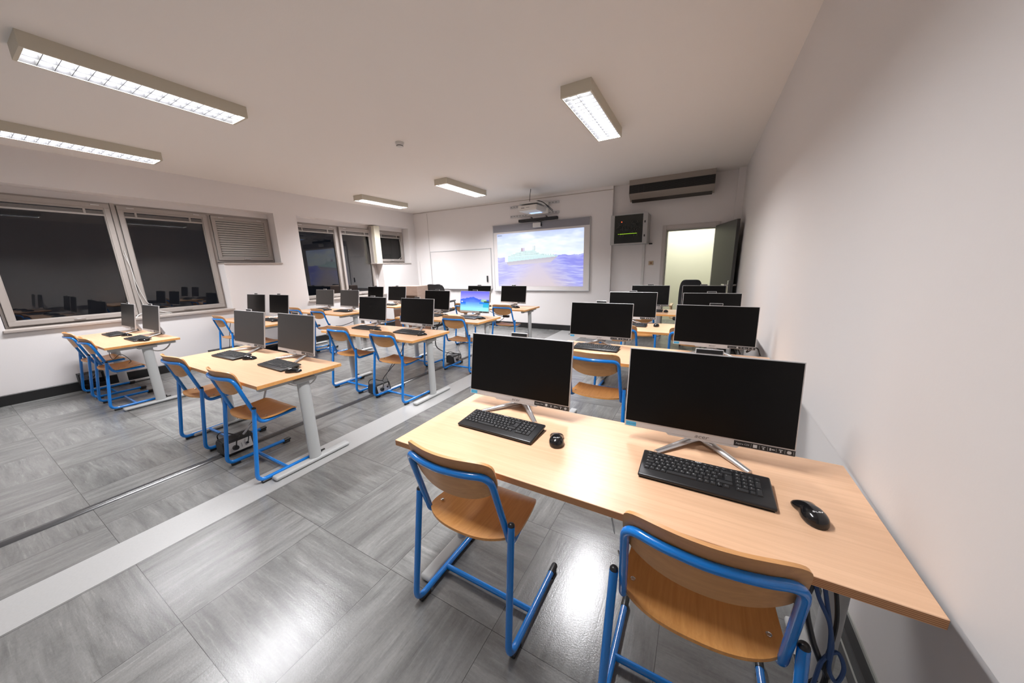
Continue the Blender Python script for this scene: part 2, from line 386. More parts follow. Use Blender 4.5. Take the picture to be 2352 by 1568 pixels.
for (x, y), lab in lamp_pos:
    if L0 is None:
        L0 = make_lamp(lab); L0.location = (x, y, ZC); L0['group'] = 'louvered ceiling lights'
    else:
        q = dup(L0, (x, y, ZC), 0, lab, 'louvered ceiling lights')
        fac = .8 if 'just above the top edge' in lab else .90 if 'largest' in lab else 1.35 if (' far ' in lab or 'smoke' in lab) else 1
        if fac != 1:
            for ch in q.children:
                if ch.type == 'LIGHT': ch.data = ch.data.copy(); ch.data.energy = LAMP_W*fac
t = thing('smoke_detector', 'small round white smoke detector on the ceiling', 'smoke detector', (-3.38, 3.27, ZC))
bm = bmesh.new(); tube(bm, [(0, 0, -.02), (0, 0, 0)], .052, 24); mk('base', bm, WHITE, t, True)
bm = bmesh.new(); tube(bm, [(0, 0, -.052), (0, 0, -.048), (0, 0, -.03), (0, 0, -.02)], [.028, .036, .044, .046], 24); mk('sensor_dome', bm, WHITE, t, True)
bm = bmesh.new(); tube(bm, [(0, 0, -.044), (0, 0, -.038)], .041, 24); mk('sensor_slot', bm, BLACK, t, True)

# ------------------------------------------------------------------ windows
XG = -7.42
def frame_rect(bm, y0, y1, z0, z1, w_, x0, x1, bev=.003):
    box(bm, x0, x1, y0, y1, z0, z0+w_, bev, 1); box(bm, x0, x1, y0, y1, z1-w_, z1, bev, 1)
    box(bm, x0, x1, y0, y0+w_, z0+w_, z1-w_, bev, 1); box(bm, x0, x1, y1-w_, y1, z0+w_, z1-w_, bev, 1)
def window(idx, y0, y1, z0, z1, dx=0, blind='up', fw=.035, sw=.055, handle=True):
    fr = bmesh.new(); frame_rect(fr, y0, y1, z0, z1, fw, XG-.06, XG+.02)
    o = struct(mk('window_%d' % idx, fr, FRAME))
    bm = bmesh.new(); frame_rect(bm, y0+fw*.7, y1-fw*.7, z0+fw*.7, z1-fw*.7, sw, XG-.045+dx, XG+.045+dx)
    frame_rect(bm, y0+fw*.7+sw-.004, y1-fw*.7-sw+.004, z0+fw*.7+sw-.004, z1-fw*.7-sw+.004, .014, XG-.03+dx, XG+.03+dx)
    mk('sash', bm, FRAME, o)
    bm = bmesh.new(); g = fw*.7; frame_rect(bm, y0+g-.004, y1-g+.004, z0+g-.004, z1-g+.004, .006, XG+.018, XG+.0225, 0); mk('sash_gap_shade', bm, BLACKM, o)  # black strips put in for the shade in the gaps round the sash
    a, b_, c, d = y0+fw*.7+sw, y1-fw*.7-sw, z0+fw*.7+sw, z1-fw*.7-sw
    bm = bmesh.new(); box(bm, XG-.004+dx, XG+.002+dx, a, b_, c, d); mk('glass_pane', bm, GLASS, o)
    xb = XG+.020+dx
    if blind == 'up':
        bm = bmesh.new(); box(bm, xb-.015, xb+.012, a, b_, d-.028, d); box(bm, xb-.015, xb+.010, a+.01, b_-.01, d-.105, d-.085)
        for k in range(8): box(bm, xb-.012, xb+.008, a+.012, b_-.012, d-.083+k*.0055, d-.0812+k*.0055)
        for fy in (.14, .82):
            yy = a+(b_-a)*fy; box(bm, xb-.005, xb+.014, yy-.012, yy+.012, d-.09, d-.02, .003, 1)
        mk('raised_blind', bm, FRAME, o)
    else:
        bm = bmesh.new(); n = 17
        for k in range(n):
            z = c+.01+(d-c-.03)*k/(n-1); Mx = Matrix.Translation((xb, 0, z)) @ Matrix.Rotation(math.radians(72), 4, 'Y')
            box(bm, -.0165, .0165, a+.008, b_-.008, -.0006, .0006, M=Mx)
        for fy in (.2, .8):
            yy = a+(b_-a)*fy; box(bm, xb+.012, xb+.0135, yy-.001, yy+.001, c, d)
        mk('venetian_blind', bm, mat('blind_slats', (.42, .40, .37), .5), o)
    if handle:
        bm = bmesh.new(); ym = (y0+y1)/2
        box(bm, XG+.045+dx, XG+.06+dx, ym-.05, ym+.05, z0+fw*.7+.015, z0+fw*.7+.035, .003, 1); box(bm, XG+.06+dx, XG+.075+dx, ym-.03, ym+.01, z0+fw*.7+.016, z0+fw*.7+.03, .003, 1)
        for yy in (y0+fw+.12, y1-fw-.12): box(bm, XG+.045+dx, XG+.055+dx, yy-.04, yy+.04, z1-fw*.7-.03, z1-fw*.7-.018, .002, 1)
        mk('latch', bm, ALU, o)
    return o
window(1, .43, 1.575, .888, 2.50, .03)
window(2, 1.60, 2.655, .888, 2.50)
window(3, 2.655, 3.575, 1.685, 2.50, .0, 'down', .05, .05)
window(4, 4.005, 4.985, .888, 2.50)
window(5, 4.985, 5.90, .888, 2.50, .03)
window(6, 6.03, 6.94, 1.68, 2.50, .0, 'up', .045, .05)
# plaster strips over the frames, mullion post, window ledges
bm = bmesh.new(); box(bm, XO, XG+.015, .41, 3.58, 2.50, ZT+.01); box(bm, XO, XG+.015, 4.0, 6.95, 2.50, ZT+.01); box(bm, XO, XG+.0, 5.90, 6.03, .85, 2.5); box(bm, XO, XG, 2.655, 2.67, .85, 1.7); struct(mk('trim_5', bm, WALL))
SILL = mat('stone_window_ledge', (.44, .39, .355), .4, var=.06, vscale=40)
bm = bmesh.new(); box(bm, XG-.02, XL+.03, .39, 2.68, .855, .888, .004, 1); struct(mk('trim_6', bm, SILL))
bm = bmesh.new(); box(bm, XG-.02, XL+.03, 3.985, 6.0, .855, .888, .004, 1); struct(mk('trim_7', bm, SILL))
bm = bmesh.new(); box(bm, XG-.02, XL+.015, 2.66, 3.60, 1.645, 1.672, .003, 1); struct(mk('trim_8', bm, SILL))
bm = bmesh.new(); box(bm, XG-.02, XL+.015, 5.80, 6.96, 1.64, 1.664, .003, 1); struct(mk('trim_9', bm, SILL))
bm = bmesh.new(); box(bm, XG-.02, XG+.04, 1.565, 1.61, .888, 2.5, .003, 1); struct(mk('trim_10', bm, FRAME))
# cream boxed pillar between the far windows
t = thing('boxed_pillar', 'cream boxed upright between the two far windows', 'pillar', (XL, 5.92, 1.664))
bm = bmesh.new(); box(bm, -.22, 0, -.09, .075, 0, .90, .004, 1); mk('casing', bm, mat('cream_paint', (.62, .58, .47), .5), t)
bm = bmesh.new(); box(bm, -.22, -.1, -.1, -.09, .02, .88); mk('side_strip', bm, FRAME, t)
# cords by the windows
cable('window_cord', [(-7.36, 1.585, 1.85), (-7.345, 1.60, 1.62), (-7.35, 1.62, 1.35), (-7.34, 1.68, 1.08), (-7.32, 1.78, .95), (-7.28, 1.9, .90)], .005, CABLEW, 'white looping blind cord beside the mullion of the near window')
cable('window_cord', [(-7.36, 1.57, 1.80), (-7.345, 1.60, 1.60), (-7.34, 1.60, 1.30), (-7.33, 1.64, 1.0), (-7.28, 1.72, .93), (-7.25, 1.80, .893)], .004, CABLEW, 'second thinner white cord hanging left of the looping one by the near window')
cable('window_cord', [(-7.36, 5.91, 1.75), (-7.35, 5.93, 1.5), (-7.34, 5.92, 1.2), (-7.33, 5.95, .95), (-7.33, 5.93, .9)], .004, CABLEW, 'white cord hanging beside the far double window')
cable('window_cord', [(-7.385, 6.8, 2.3), (-7.38, 6.86, 2.05), (-7.375, 6.82, 1.85), (-7.38, 6.7, 1.76), (-7.385, 6.55, 1.73)], .004, CABLEW, 'thin white cord looping in the small far window')

# ------------------------------------------------------------------ front wall equipment
def srgb_img(f): return f
def paint_grid(name, w_, h_, nx, ny, fn, M, parent, strength, diff=.0):
    me = bpy.data.meshes.new(name); vs = []; cols = []
    for j in range(ny+1):
        for i in range(nx+1):
            u, v = i/nx, j/ny; vs.append(M @ Vector((u*w_, -v*h_, 0))); cols.append(s2l([min(1, max(0, q)) for q in fn(u, v)]))
    fs = [(j*(nx+1)+i, j*(nx+1)+i+1, (j+1)*(nx+1)+i+1, (j+1)*(nx+1)+i) for j in range(ny) for i in range(nx)]
    me.from_pydata(vs, [], fs); ca = me.color_attributes.new('picture', 'FLOAT_COLOR', 'POINT')
    ca.data.foreach_set('color', [q for c in cols for q in (*c, 1)])
    mt = bpy.data.materials.new(name+'_light'); mt.use_nodes = True; nt = mt.node_tree; b = nt.nodes['Principled BSDF']
    at = nt.nodes.new('ShaderNodeVertexColor'); at.layer_name = 'picture'; nt.links.new(at.outputs[0], b.inputs['Emission Color'])
    b.inputs['Emission Strength'].default_value = strength; b.inputs['Base Color'].default_value = (diff, diff, diff, 1); b.inputs['Roughness'].default_value = .4
    me.materials.append(mt); o = bpy.data.objects.new(name, me); COL.objects.link(o); o.parent = parent; return o
def hsh(a, b): 
    x = math.sin(a*127.1+b*311.7)*43758.5453; return x-math.floor(x)
def vn(x, y):
    xi, yi = math.floor(x), math.floor(y); fx, fy = x-xi, y-yi; fx = fx*fx*(3-2*fx); fy = fy*fy*(3-2*fy)
    return (hsh(xi, yi)*(1-fx)+hsh(xi+1, yi)*fx)*(1-fy)+(hsh(xi, yi+1)*(1-fx)+hsh(xi+1, yi+1)*fx)*fy
def fbm(x, y): return vn(x, y)*.5+vn(x*2+9, y*2+3)*.3+vn(x*4+1, y*4+7)*.2
def lerp(a, b, t): t = min(1, max(0, t)); return tuple(p*(1-t)+q*t for p, q in zip(a, b))
def sea(u, v):
    hor = .44+.006*math.sin(u*23)+(.006*math.sin(u*61))
    if v < hor:
        c = lerp((.80, .86, 1), (.93, .98, 1), v/.42)
        cl = fbm(u*4.5+v*2.2, v*9-u*2.0); c = lerp(c, (.97, 1, 1), (cl-.42)*3.2)
        bl = fbm(u*3+5, v*5+2); c = lerp(c, (.74, .79, 1), (bl-.5)*2.2*(1-v*2))
    else:
        d = (v-hor)/(1-hor); side = min(1, abs(u-.5)*2.1)
        cen = lerp((.80, .77, .90), (.84, .78, .80), d)
        st = fbm(u*6+(d*10 if u > .5 else -d*10), d*26+(u*9 if u < .5 else -u*9))
        wv = lerp((.56, .57, .93), (.86, .88, 1), (st-.3)*2.1)
        if u > .5: wv = lerp(wv, (.45, .46, .95), .35*(1-d))
        else: wv = lerp(wv, (.78, .76, .97), .45)
        k = min(1, max(0, (side-.15-d*.55+.3)*1.6)); c = lerp(cen, wv, k)
    return c
def ship(u, v):
    c = sea(u, v); t = (u-.10)/.635  # stern 0 .. bow 1
    if u < .02+.045 and u > .008 and .018 < v < .040: return (.35, .45, .55) if (int(u*220) % 3) else (.75, .82, .9)
    if -.01 < t < 1.02:
        deck = .445-.035*math.sin(t*PI)*.6+.0*t; wl = .535-.075*t+.0*t; keel = .60-.045*t
        lo = .0 if t > .06 else (.06-t)*1.2
        if v > deck and v < wl and t < 1.0-(v-deck)*1.0:
            c = (.80, .92, .93)
            if abs(v-(deck+.030)) < .006 and .08 < t < .55: c = (.62, .78, .80) if int(t*90) % 2 else (.95, 1, 1)
            if abs(v-(deck+.052)) < .004 and .1 < t < .8: c = (.70, .84, .86) if int(t*140) % 2 else (.84, .95, .95)
            if t < .05: c = (.97, .97, .99)
        elif v >= wl and v < keel-lo and t < 1-(v-deck)*1.1 and t > .03:
            c = lerp((.72, .70, .76), (.80, .77, .82), (v-wl)*18)
        # superstructure steps
        for a, b_, h0 in ((.06, .76, .022), (.12, .66, .045), (.2, .60, .068), (.30, .585, .088), (.52, .58, .10)):
            if a < t < b_ and deck-h0 < v <= deck:
                row = int((deck-v)/.0105)
                c = (.66, .79, .80) if (row % 2 and int(t*120) % 3) else (.86, .95, .95)
        if .32 < t < .385 and deck-.145 < v < deck-.085: c = (.70, .62, .70) if t < .35 else (.82, .78, .88)
        for mx in (.545, .575):
            if abs(t-mx) < .004 and deck-.17 < v < deck-.09: c = (.62, .72, .76)
        if .66 < t < .93 and deck-.02 < v <= deck and int(t*70) % 3 == 0: c = (.72, .86, .86)
    return c
scr = thing('projection_screen', 'large white interactive board showing a projected cruise ship at sea', 'projection screen', (-4.525, YF, .925))
SW, SH = 2.40, 1.525
bm = bmesh.new(); box(bm, 0, SW, -.035, -.002, 0, SH); mk('board', bm, WHITEG, scr)
bm = bmesh.new()
box(bm, -.012, .006, -.042, 0, -.012, SH+.012, .003, 1); box(bm, SW-.006, SW+.012, -.042, 0, -.012, SH+.012, .003, 1); box(bm, -.012, SW+.012, -.045, 0, -.016, .006, .003, 1); box(bm, -.012, SW+.012, -.042, 0, SH, SH+.014, .003, 1)
mk('frame', bm, LGREY, scr)
bm = bmesh.new(); box(bm, .006, SW-.006, -.046, -.036, SH-.155, SH, .002, 1); mk('header_band', bm, mat('grey_header_band', (.27, .27, .30), .5), scr)
bm = bmesh.new(); box(bm, .0, .5, -.07, -.045, -.035, -.012, .004, 1); mk('pen_tray', bm, LGREY, scr)
M = Matrix.Translation((.105, -.0375, 1.325)) @ Matrix.Rotation(PI/2, 4, 'X')
paint_grid('projected_picture', 2.17, 1.235, 300, 168, ship, M, scr, .90, .10)
t = thing('camera_sensor_box', 'small pale box mounted at the top middle of the projection screen', 'sensor box', (-3.32, YF-.05, 2.33))
bm = bmesh.new(); box(bm, -.095, .095, -.075, 0, 0, .10, .008, 2); mk('casing', bm, WHITE, t)
bm = bmesh.new(); box(bm, .02, .10, -.03, .03, .10, .115, .003, 1); box(bm, .095, .105, -.055, -.015, .02, .08, .002, 1); mk('connector', bm, BLACK, t)
bm = bmesh.new(); add_text(bm, 'acer', .0, Matrix(), 0) if False else box(bm, -.06, .04, -.0765, -.074, .02, .024); mk('vent_slot', bm, LGREY, t)
sb = thing('soundbar', 'long slim black soundbar between the projector and the screen', 'soundbar', (-3.315, YF, 2.50))
bm = bmesh.new(); box(bm, -.475, .475, -.10, -.02, -.028, .028, .006, 2); mk('bar', bm, BLACKM, sb)
for sx in (-.17, .20):
    bm = bmesh.new(); tube(bm, [(sx+.022*math.cos(a), -.05, .045+.022*math.sin(a)) for a in [k*PI/8 for k in range(17)]], .005, 8); box(bm, sx-.01, sx+.01, -.03, 0, .02, .06); mk('bracket', bm, BLACK, sb)
pr = thing('projector', 'white ultra short throw projector on a wall arm above the screen', 'projector', (-3.10, 6.42, 2.55))
bm = bmesh.new()
prism(bm, [(-.24, .03), (-.22, 0), (.20, 0), (.24, .03), (.24, .10), (-.24, .10)], 'x', -.205, .205)
bmesh.ops.bevel(bm, geom=list(bm.edges), offset=.012, segments=2, affect='EDGES'); mk('body', bm, WHITE, pr, True)
bm = bmesh.new(); box(bm, -.19, .19, -.12, .16, .10, .125, .004, 1); mk('vent_grille', bm, mat('grey_vent', (.22, .22, .22), .5), pr)
bm = bmesh.new(); box(bm, -.20, .20, -.20, .10, .13, .165, .006, 2); mk('top_cover', bm, WHITE, pr)
bm = bmesh.new(); box(bm, -.12, .13, .10, .20, -.006, .004, .002, 1); mk('lens_window', bm, mat('lit_lens', rgb(170, 200, 255), .2, emit=1.2), pr)
bm = bmesh.new(); box(bm, -.13, -.06, -.243, -.238, .045, .055); box(bm, -.02, .05, -.243, -.238, .05, .056); mk('badge', bm, LOGOD, pr)
bm = bmesh.new(); box(bm, -.035, .035, -.03, .74, .17, .20, .005, 1); box(bm, -.06, .06, -.08, .08, .16, .175); mk('support_arm', bm, LGREY, pr)
bm = bmesh.new()
tube(bm, spline([(.05, -.05, .17), (.12, .0, .20), (.20, .12, .17), (.25, .3, .08), (.24, .5, .05)]), .008, 8); tube(bm, spline([(.08, -.02, .165), (.17, .05, .19), (.24, .2, .13), (.28, .4, .06)]), .006, 8); tube(bm, spline([(-.05, -.02, .2), (-.05, .0, .30), (-.04, .02, .44)]), .006, 8)
mk('cables', bm, BLACK, pr, True)
mp = thing('projector_mount_plate', 'white rectangular wall plate with four slotted rails behind the projector', 'mounting plate', (-3.30, YF, 2.72))
bm = bmesh.new(); box(bm, -.26, .24, -.06, -.01, -.12, .135, .012, 2); mk('plate', bm, WHITE, mp)
for z in (.105, -.10):
    for s in (-1, 1):
        bm = bmesh.new(); x0, x1 = (-.745, -.24) if s < 0 else (.22, .475); box(bm, x0, x1, -.028, 0, z-.025, z+.025, .002, 1)
        n = 6 if s < 0 else 3
        for k in range(n): box(bm, x0+.02+k*.075, x0+.06+k*.075, -.03, -.027, z-.008, z+.008, mi=1)
        mk('rail', bm, [LGREY, mat('rail_slot_grey', (.25, .24, .23), .5)], mp)
wb = thing('whiteboard', 'plain white marker board left of the projection screen', 'whiteboard', (-6.62, YF, .945))
bm = bmesh.new(); box(bm, 0, 1.99, -.022, -.001, 0, .99); mk('board', bm, WHITEG, wb)
bm = bmesh.new()
for a in ((-.01, .008, -.01, 1.0), (1.982, 2.0, -.01, 1.0), (-.01, 2.0, .985, 1.003), (-.01, 2.0, -.014, .008)): box(bm, a[0], a[1], -.032, 0, a[2], a[3], .003, 1)
mk('frame', bm, LGREY, wb)
bm = bmesh.new(); box(bm, .6, 2.0, -.075, -.03, -.012, -.002, .002, 1); mk('pen_tray', bm, LGREY, wb)
bm = bmesh.new(); box(bm, 0, .034, -.03, 0, 0, .155, .006, 2); tag(mk('board_eraser', bm, BLACKM, loc=(-4.765, YF-.024, 1.118)), 'black oblong eraser stuck upright on the right end of the whiteboard', 'eraser')

# network cabinet, air conditioner, door, switch, conduit in the niche
nc = thing('network_cabinet', 'wall-mounted network cabinet with a smoked glass door and status lights', 'network cabinet', (-1.29, YN, 1.845))
CG = mat('cabinet_grey', (.40, .40, .40), .45)
CD = 6.90-YN
bm = bmesh.new(); box(bm, -.33, .33, CD+.03, 0, 0, .545, .004, 1); mk('casing', bm, CG, nc)
bm = bmesh.new(); box(bm, -.345, -.27, CD, CD+.028, -.005, .55, .004, 1); box(bm, .25, .335, CD, CD+.028, -.005, .55, .004, 1); box(bm, -.27, .25, CD, CD+.028, -.005, .018, .002, 1); box(bm, -.27, .25, CD, CD+.028, .535, .55, .002, 1)
d = mk('door', bm, CG, nc)
bm = bmesh.new(); box(bm, -.27, .25, CD+.008, CD+.014, .018, .535)
mk('glass_pane', bm, mat('smoked_glass', (.010, .013, .011), .12), d)
bm = bmesh.new()
for z in (.14, .39): box(bm, .275, .297, CD-.006, CD, z-.02, z+.02, .003, 1)
mk('lock', bm, BLACK, d)
def glow(name, col, s):
    return mat(name, col, .5, emit=s)
bm = bmesh.new(); random.seed(3)
for k in range(46):
    x = -.2+random.random()*.4; z = .25+random.random()*.17
    tube(bm, spline([(x, CD+.005, z), (x+random.uniform(-.03, .03), CD+.002, z-.03), (x+random.uniform(-.05, .05), CD+.005, z-.05)], 3), .0028, 5)
for x in (-.155, -.10, .09, .155): box(bm, x-.006, x+.006, CD+.002, CD+.006, .145, .175)
mk('patch_cables', bm, mat('dim_grey_patch_cable', (.05, .052, .05), .5), nc, True)
bm = bmesh.new(); box(bm, -.17, .15, CD+.001, CD+.005, .187, .194); box(bm, -.197, -.188, CD+.001, CD+.005, .185, .197); mk('green_status_lights', bm, glow('green_led', rgb(150, 200, 40), 1.2), nc)
bm = bmesh.new(); box(bm, -.145, -.13, CD+.001, CD+.005, .405, .42, .003, 1); mk('red_status_light', bm, glow('red_led', rgb(255, 90, 50), 3.0), nc)
bm = bmesh.new(); box(bm, -1.08, -1.03, YN-.03, YN, 0.125, 1.845, .003, 1); tag(mk('cable_conduit', bm, WHITE), 'white vertical cable conduit running down from the network cabinet', 'conduit')
bm = bmesh.new(); box(bm, -.03, .03, -.05, 0, 0, .025, .004, 1); tag(mk('wall_bracket', bm, BLACK, loc=(-.93, YN, 1.835)), 'small black bracket at the lower right corner of the network cabinet', 'bracket')
sw = thing('light_switch', 'small beige wall switch between the network cabinet and the door', 'light switch', (-.905, YN, 1.475))
bm = bmesh.new(); box(bm, -.045, .045, -.015, 0, -.04, .04, .005, 2); mk('plate', bm, BEIGE, sw)
bm = bmesh.new(); box(bm, -.018, .018, -.024, -.014, -.02, .02, .003, 1); mk('rocker', bm, mat('brown_switch_rocker', rgb(150, 110, 78), .5), sw)
ac = thing('air_conditioner', 'long taupe wall air conditioner with a dark grille near the ceiling', 'air conditioner', (-.63, YN, 2.66))
bm = bmesh.new(); prism(bm, [(0, .375), (-.33, .345), (-.33, .085), (-.17, -.02), (-.14, -.02), (0, .0)], 'x', -.70, .70); mk('casing', bm, ACM, ac)
bm = bmesh.new(); box(bm, -.695, .695, -.336, -.325, .10, .245); mk('grille', bm, [mat('black_grille', (.010, .009, .008), .5)], ac)
bm = bmesh.new()
for k in range(10): box(bm, -.69, .69, -.342, -.334, .108+k*.0145, .111+k*.0145)
for x in (-.53, -.44, .44-.2, .60): box(bm, x-.003, x+.003, -.344, -.333, .10, .245)
mk('grille_fins', bm, mat('dark_fins', (.03, .028, .026), .4), ac)
bm = bmesh.new(); Mx = Matrix.Translation((0, -.245, .028)) @ Matrix.Rotation(math.radians(33), 4, 'X')
box(bm, -.67, .67, -.012, .075, -.012, .004, .003, 1, M=Matrix.Translation((0, -.20, .008)) @ Matrix.Rotation(math.radians(-33), 4, 'X')); mk('outlet_flap', bm, mat('dark_outlet', (.05, .042, .036), .4), ac)
# door
dr = bpy.data.objects.new('door_1', None); COL.objects.link(dr); dr.location = (.15, YN, 0); struct(dr)
bm = bmesh.new(); a0, a1 = -.815, 0
for (x0, x1, z0, z1) in ((a0-.065, a0+.0, 0, 2.17), (a1, a1+.075, 0, 2.17), (a0, a1, 2.095, 2.17)): box(bm, x0, x1, -.02, .01, z0, z1, .003, 1)
box(bm, a0-.001, a0+.012, 0, .35, 0, 2.09); box(bm, a0, a1, 0, .35, 2.08, 2.096); mk('door_frame', bm, mat('door_frame_paint', (.56, .52, .50), .5), dr)
bm = bmesh.new(); box(bm, a0+.012, a0+.022, .05, .06, 0, 2.08); box(bm, a0+.012, a1, .05, .06, 2.07, 2.081); mk('door_gasket', bm, BLACK, dr)
leaf_ang = math.radians(-74)
Ml = Matrix.Translation((.002, -.02, 0)) @ Matrix.Rotation(leaf_ang, 4, 'Z')
bm = bmesh.new(); box(bm, .0, .93, -.0, .045, .008, 2.10, .002, 1, M=Ml); lf = mk('door_leaf', bm, DOORM, dr)
for sgn, yy in ((1, .045), (-1, 0)):
    bm = bmesh.new(); y0, y1 = (yy, yy+.01) if sgn > 0 else (yy-.01, yy)
    box(bm, .84, .88, y0, y1, .92, 1.16, .003, 1, M=Ml)
    y2 = y1 if sgn > 0 else y0; box(bm, .85, .87, min(y2, y2+sgn*.05), max(y2, y2+sgn*.05), 1.08, 1.10, M=Ml); box(bm, .74, .872, min(y2+sgn*.04, y2+sgn*.058), max(y2+sgn*.04, y2+sgn*.058), 1.08, 1.10, .004, 1, M=Ml)
    mk('door_handle', bm, ALU, lf)

# ------------------------------------------------------------------ desks
TZ = .742
def make_desk(edge, wid=1.6, inr=.075):
    t = thing('computer_desk', '', 'desk'); W, Dp, th = wid, .60, .026
    bm = bmesh.new(); box(bm, 0, W, 0, Dp, TZ-th, TZ, .0015, 1)
    for f in bm.faces:
        c = f.calc_center_median()
        if TZ-th+.0012 < c.z < TZ-.0012: f.material_index = 1
    mk('tabletop', bm, [BIRCH, edge], t)
    for sx in (.075, W-inr):
        bm = bmesh.new(); tube(bm, [(sx, .325, .03), (sx, .325, .70)], .045, 20, sx=1)
        for v in bm.verts: v.co.x = sx+(v.co.x-sx)*.62
        mk('leg', bm, GREY, t, True)
        bm = bmesh.new(); box(bm, sx-.033, sx+.033, .02, .60, .006, .042, .012, 3)
        for v in bm.verts:
            e = min(abs(v.co.y-.02), abs(v.co.y-.60))
            if v.co.z > .02 and e < .1: v.co.z -= .008*(1-e/.1)
        mk('foot', bm, GREY, t, True)
        bm = bmesh.new()
        for yy in (.06, .55): cyl(bm, (sx, yy, 0), .016, .01, 'z', 10)
        box(bm, sx-.038, sx-.028, .38, .42, .038, .048); mk('leveling_foot', bm, BLACK, t)
        bm = bmesh.new(); box(bm, sx-.02, sx+.02, .10 if inr < .06 else .03, .57, TZ-th-.035, TZ-th-.001, .003, 1); box(bm, sx-.045, sx+.045, .25, .40, TZ-th-.05, TZ-th-.02, .004, 1); mk('support_bracket', bm, GREY, t)
    bm = bmesh.new(); box(bm, .1, W-.1, .36, .41, TZ-th-.045, TZ-th-.002, .003, 1); box(bm, .1, W-.1, .53, .56, TZ-th-.03, TZ-th-.002, .002, 1); mk('crossbeam', bm, GREY, t)
    return t
DA = make_desk(EDGES, inr=.048); DB = make_desk(EDGEO)
ROWN = ['nearest', 'second', 'third', 'farthest']
# (column, row) -> x left, y front
desks = {('R', 0): (-1.103, .884), ('R', 1): (-1.10, 2.458), ('R', 2): (-1.10, 3.785), ('R', 3): (-1.10, 5.20),
         ('M', 0): (-4.085, .958), ('M', 1): (-4.165, 2.405), ('M', 2): (-4.185, 3.615), ('M', 3): (-4.185, 5.018),
         ('L', 0): (-7.04, .835), ('L', 1): (-6.995, 2.335), ('L', 2): (-6.97, 3.48), ('L', 3): (-6.95, 4.66)}
colname = {'R': 'against the right wall', 'M': 'in the middle column', 'L': 'by the windows'}
rowdesc = {0: 'nearest', 1: 'second from the camera', 2: 'third from the camera', 3: 'farthest'}
for (c, r), (x, y) in desks.items():
    src = DA if (c, r) == ('R', 0) else DB
    lab = {'R': 'beech-topped computer desk against the right wall, ', 'M': 'beech-topped computer desk in the middle of the room, ', 'L': 'beech-topped computer desk by the window wall, '}[c]+rowdesc[r]+(' of its column' if r else ' to the camera')
    if (c, r) == ('R', 0): src.location = (x, y, 0); src['label'] = 'largest-looking beech-topped computer desk, filling the lower right by the wall'; src['group'] = 'computer desks in rows'
    elif (c, r) == ('M', 0): src.location = (x, y, 0); src['label'] = lab; src['group'] = 'computer desks in rows'
    else: dup(src, (x, y, 0), 0, lab, 'computer desks in rows')

# ------------------------------------------------------------------ chairs
def make_chair():
    t = thing('school_chair', '', 'chair')
    def seatf(u, v):
        x = u*(.208-.008*v); yr = .035+.062*(abs(u)**2.4); yf = .385-.01*u*u; s = (v+1)/2; y = yr+(yf-yr)*s
        z = .452-.010*math.sin(PI*min(1, s*1.25))**1 + .012*max(0, 1-s/.18)**2 - .030*max(0, (s-.78)/.22)**2
        z += .010*abs(u)**3
        return Vector((x, y, z)), Vector((0, 0, 1))
    bm = bmesh.new(); plate(bm, seatf, 22, 20, .011, 6); mk('seat', bm, SEATW, t, True)
    def yback(x, z): return -.051+.044*(x/.19)**2+(.815-z)*.29
    def backf(u, v):
        x = u*.196; zt = .836; zb = .646+.048*abs(u)**2.6; z = zb+(zt-zb)*(v+1)/2
        n = Vector((-2*.044*x/.19**2, 1, .29)).normalized()
        return Vector((x, yback(x, z)+.019, z)), n
    bm = bmesh.new(); plate(bm, backf, 24, 12, .010, 5); mk('backrest', bm, BACKW, t, True)
    TR = .0128
    top = [(-.188, yback(.188, .777), .777), (-.10, yback(.10, .78), .780), (0, yback(0, .78), .780), (.10, yback(.10, .78), .780), (.188, yback(.188, .777), .777)]
    pts = [(-.168, .355, .429), (-.20, .105, .429)]+top+[(.20, .105, .429), (.168, .355, .429)]
    bm = bmesh.new(); tube(bm, fillet(pts, [.055, .055, .3, .3, .3, .055, .055], 7), TR, 14); mk('back_frame', bm, BLUE, t, True)
    for s in (-1, 1):
        bm = bmesh.new(); tube(bm, fillet([(s*.224, .072, .55), (s*.236, .0, .026), (s*.236, .44, .026)], [.055], 9), TR+.0008, 14); mk('leg', bm, BLUE, t, True)
        bm = bmesh.new(); tube(bm, [(s*.224, .0715, .545), (s*.224, .0725, .556), (s*.224, .073, .561), (s*.224, .0735, .5635)], [.0128, .0128, .0095, .004], 14); mk('end_plug', bm, BLACK, t, True)
        bm = bmesh.new(); tube(bm, [(s*.236, .41, .026), (s*.236, .455, .026), (s*.236, .462, .026)], [.0150, .0150, .012], 14); box(bm, s*.236-.012, s*.236+.012, .40, .455, 0, .015, .003, 1); mk('end_cap', bm, BLACK, t, True)
        bm = bmesh.new(); box(bm, s*.236-.012, s*.236+.012, .025, .085, 0, .018, .003, 1); mk('foot_pad', bm, BLACK, t)
    bm = bmesh.new(); tube(bm, [(-.236, .205, .026), (.236, .205, .026)], .0120, 12); mk('crossbar', bm, BLUE, t, True)
    for x, y in ((-.178, .155), (.178, .155), (-.172, .345), (.172, .345)):
        bm = bmesh.new(); rz = .4605 if y < .2 else .4475; tube(bm, [(x, y, rz-.004), (x, y, rz), (x, y, rz+.0015)], [.0075, .0075, .0055], 12); mk('rivet', bm, CHROME, t, True)
    return t
CH = make_chair()
seatn = {'R': ('left', 'right'), 'M': ('left', 'right'), 'L': ('window-side', 'aisle-side')}
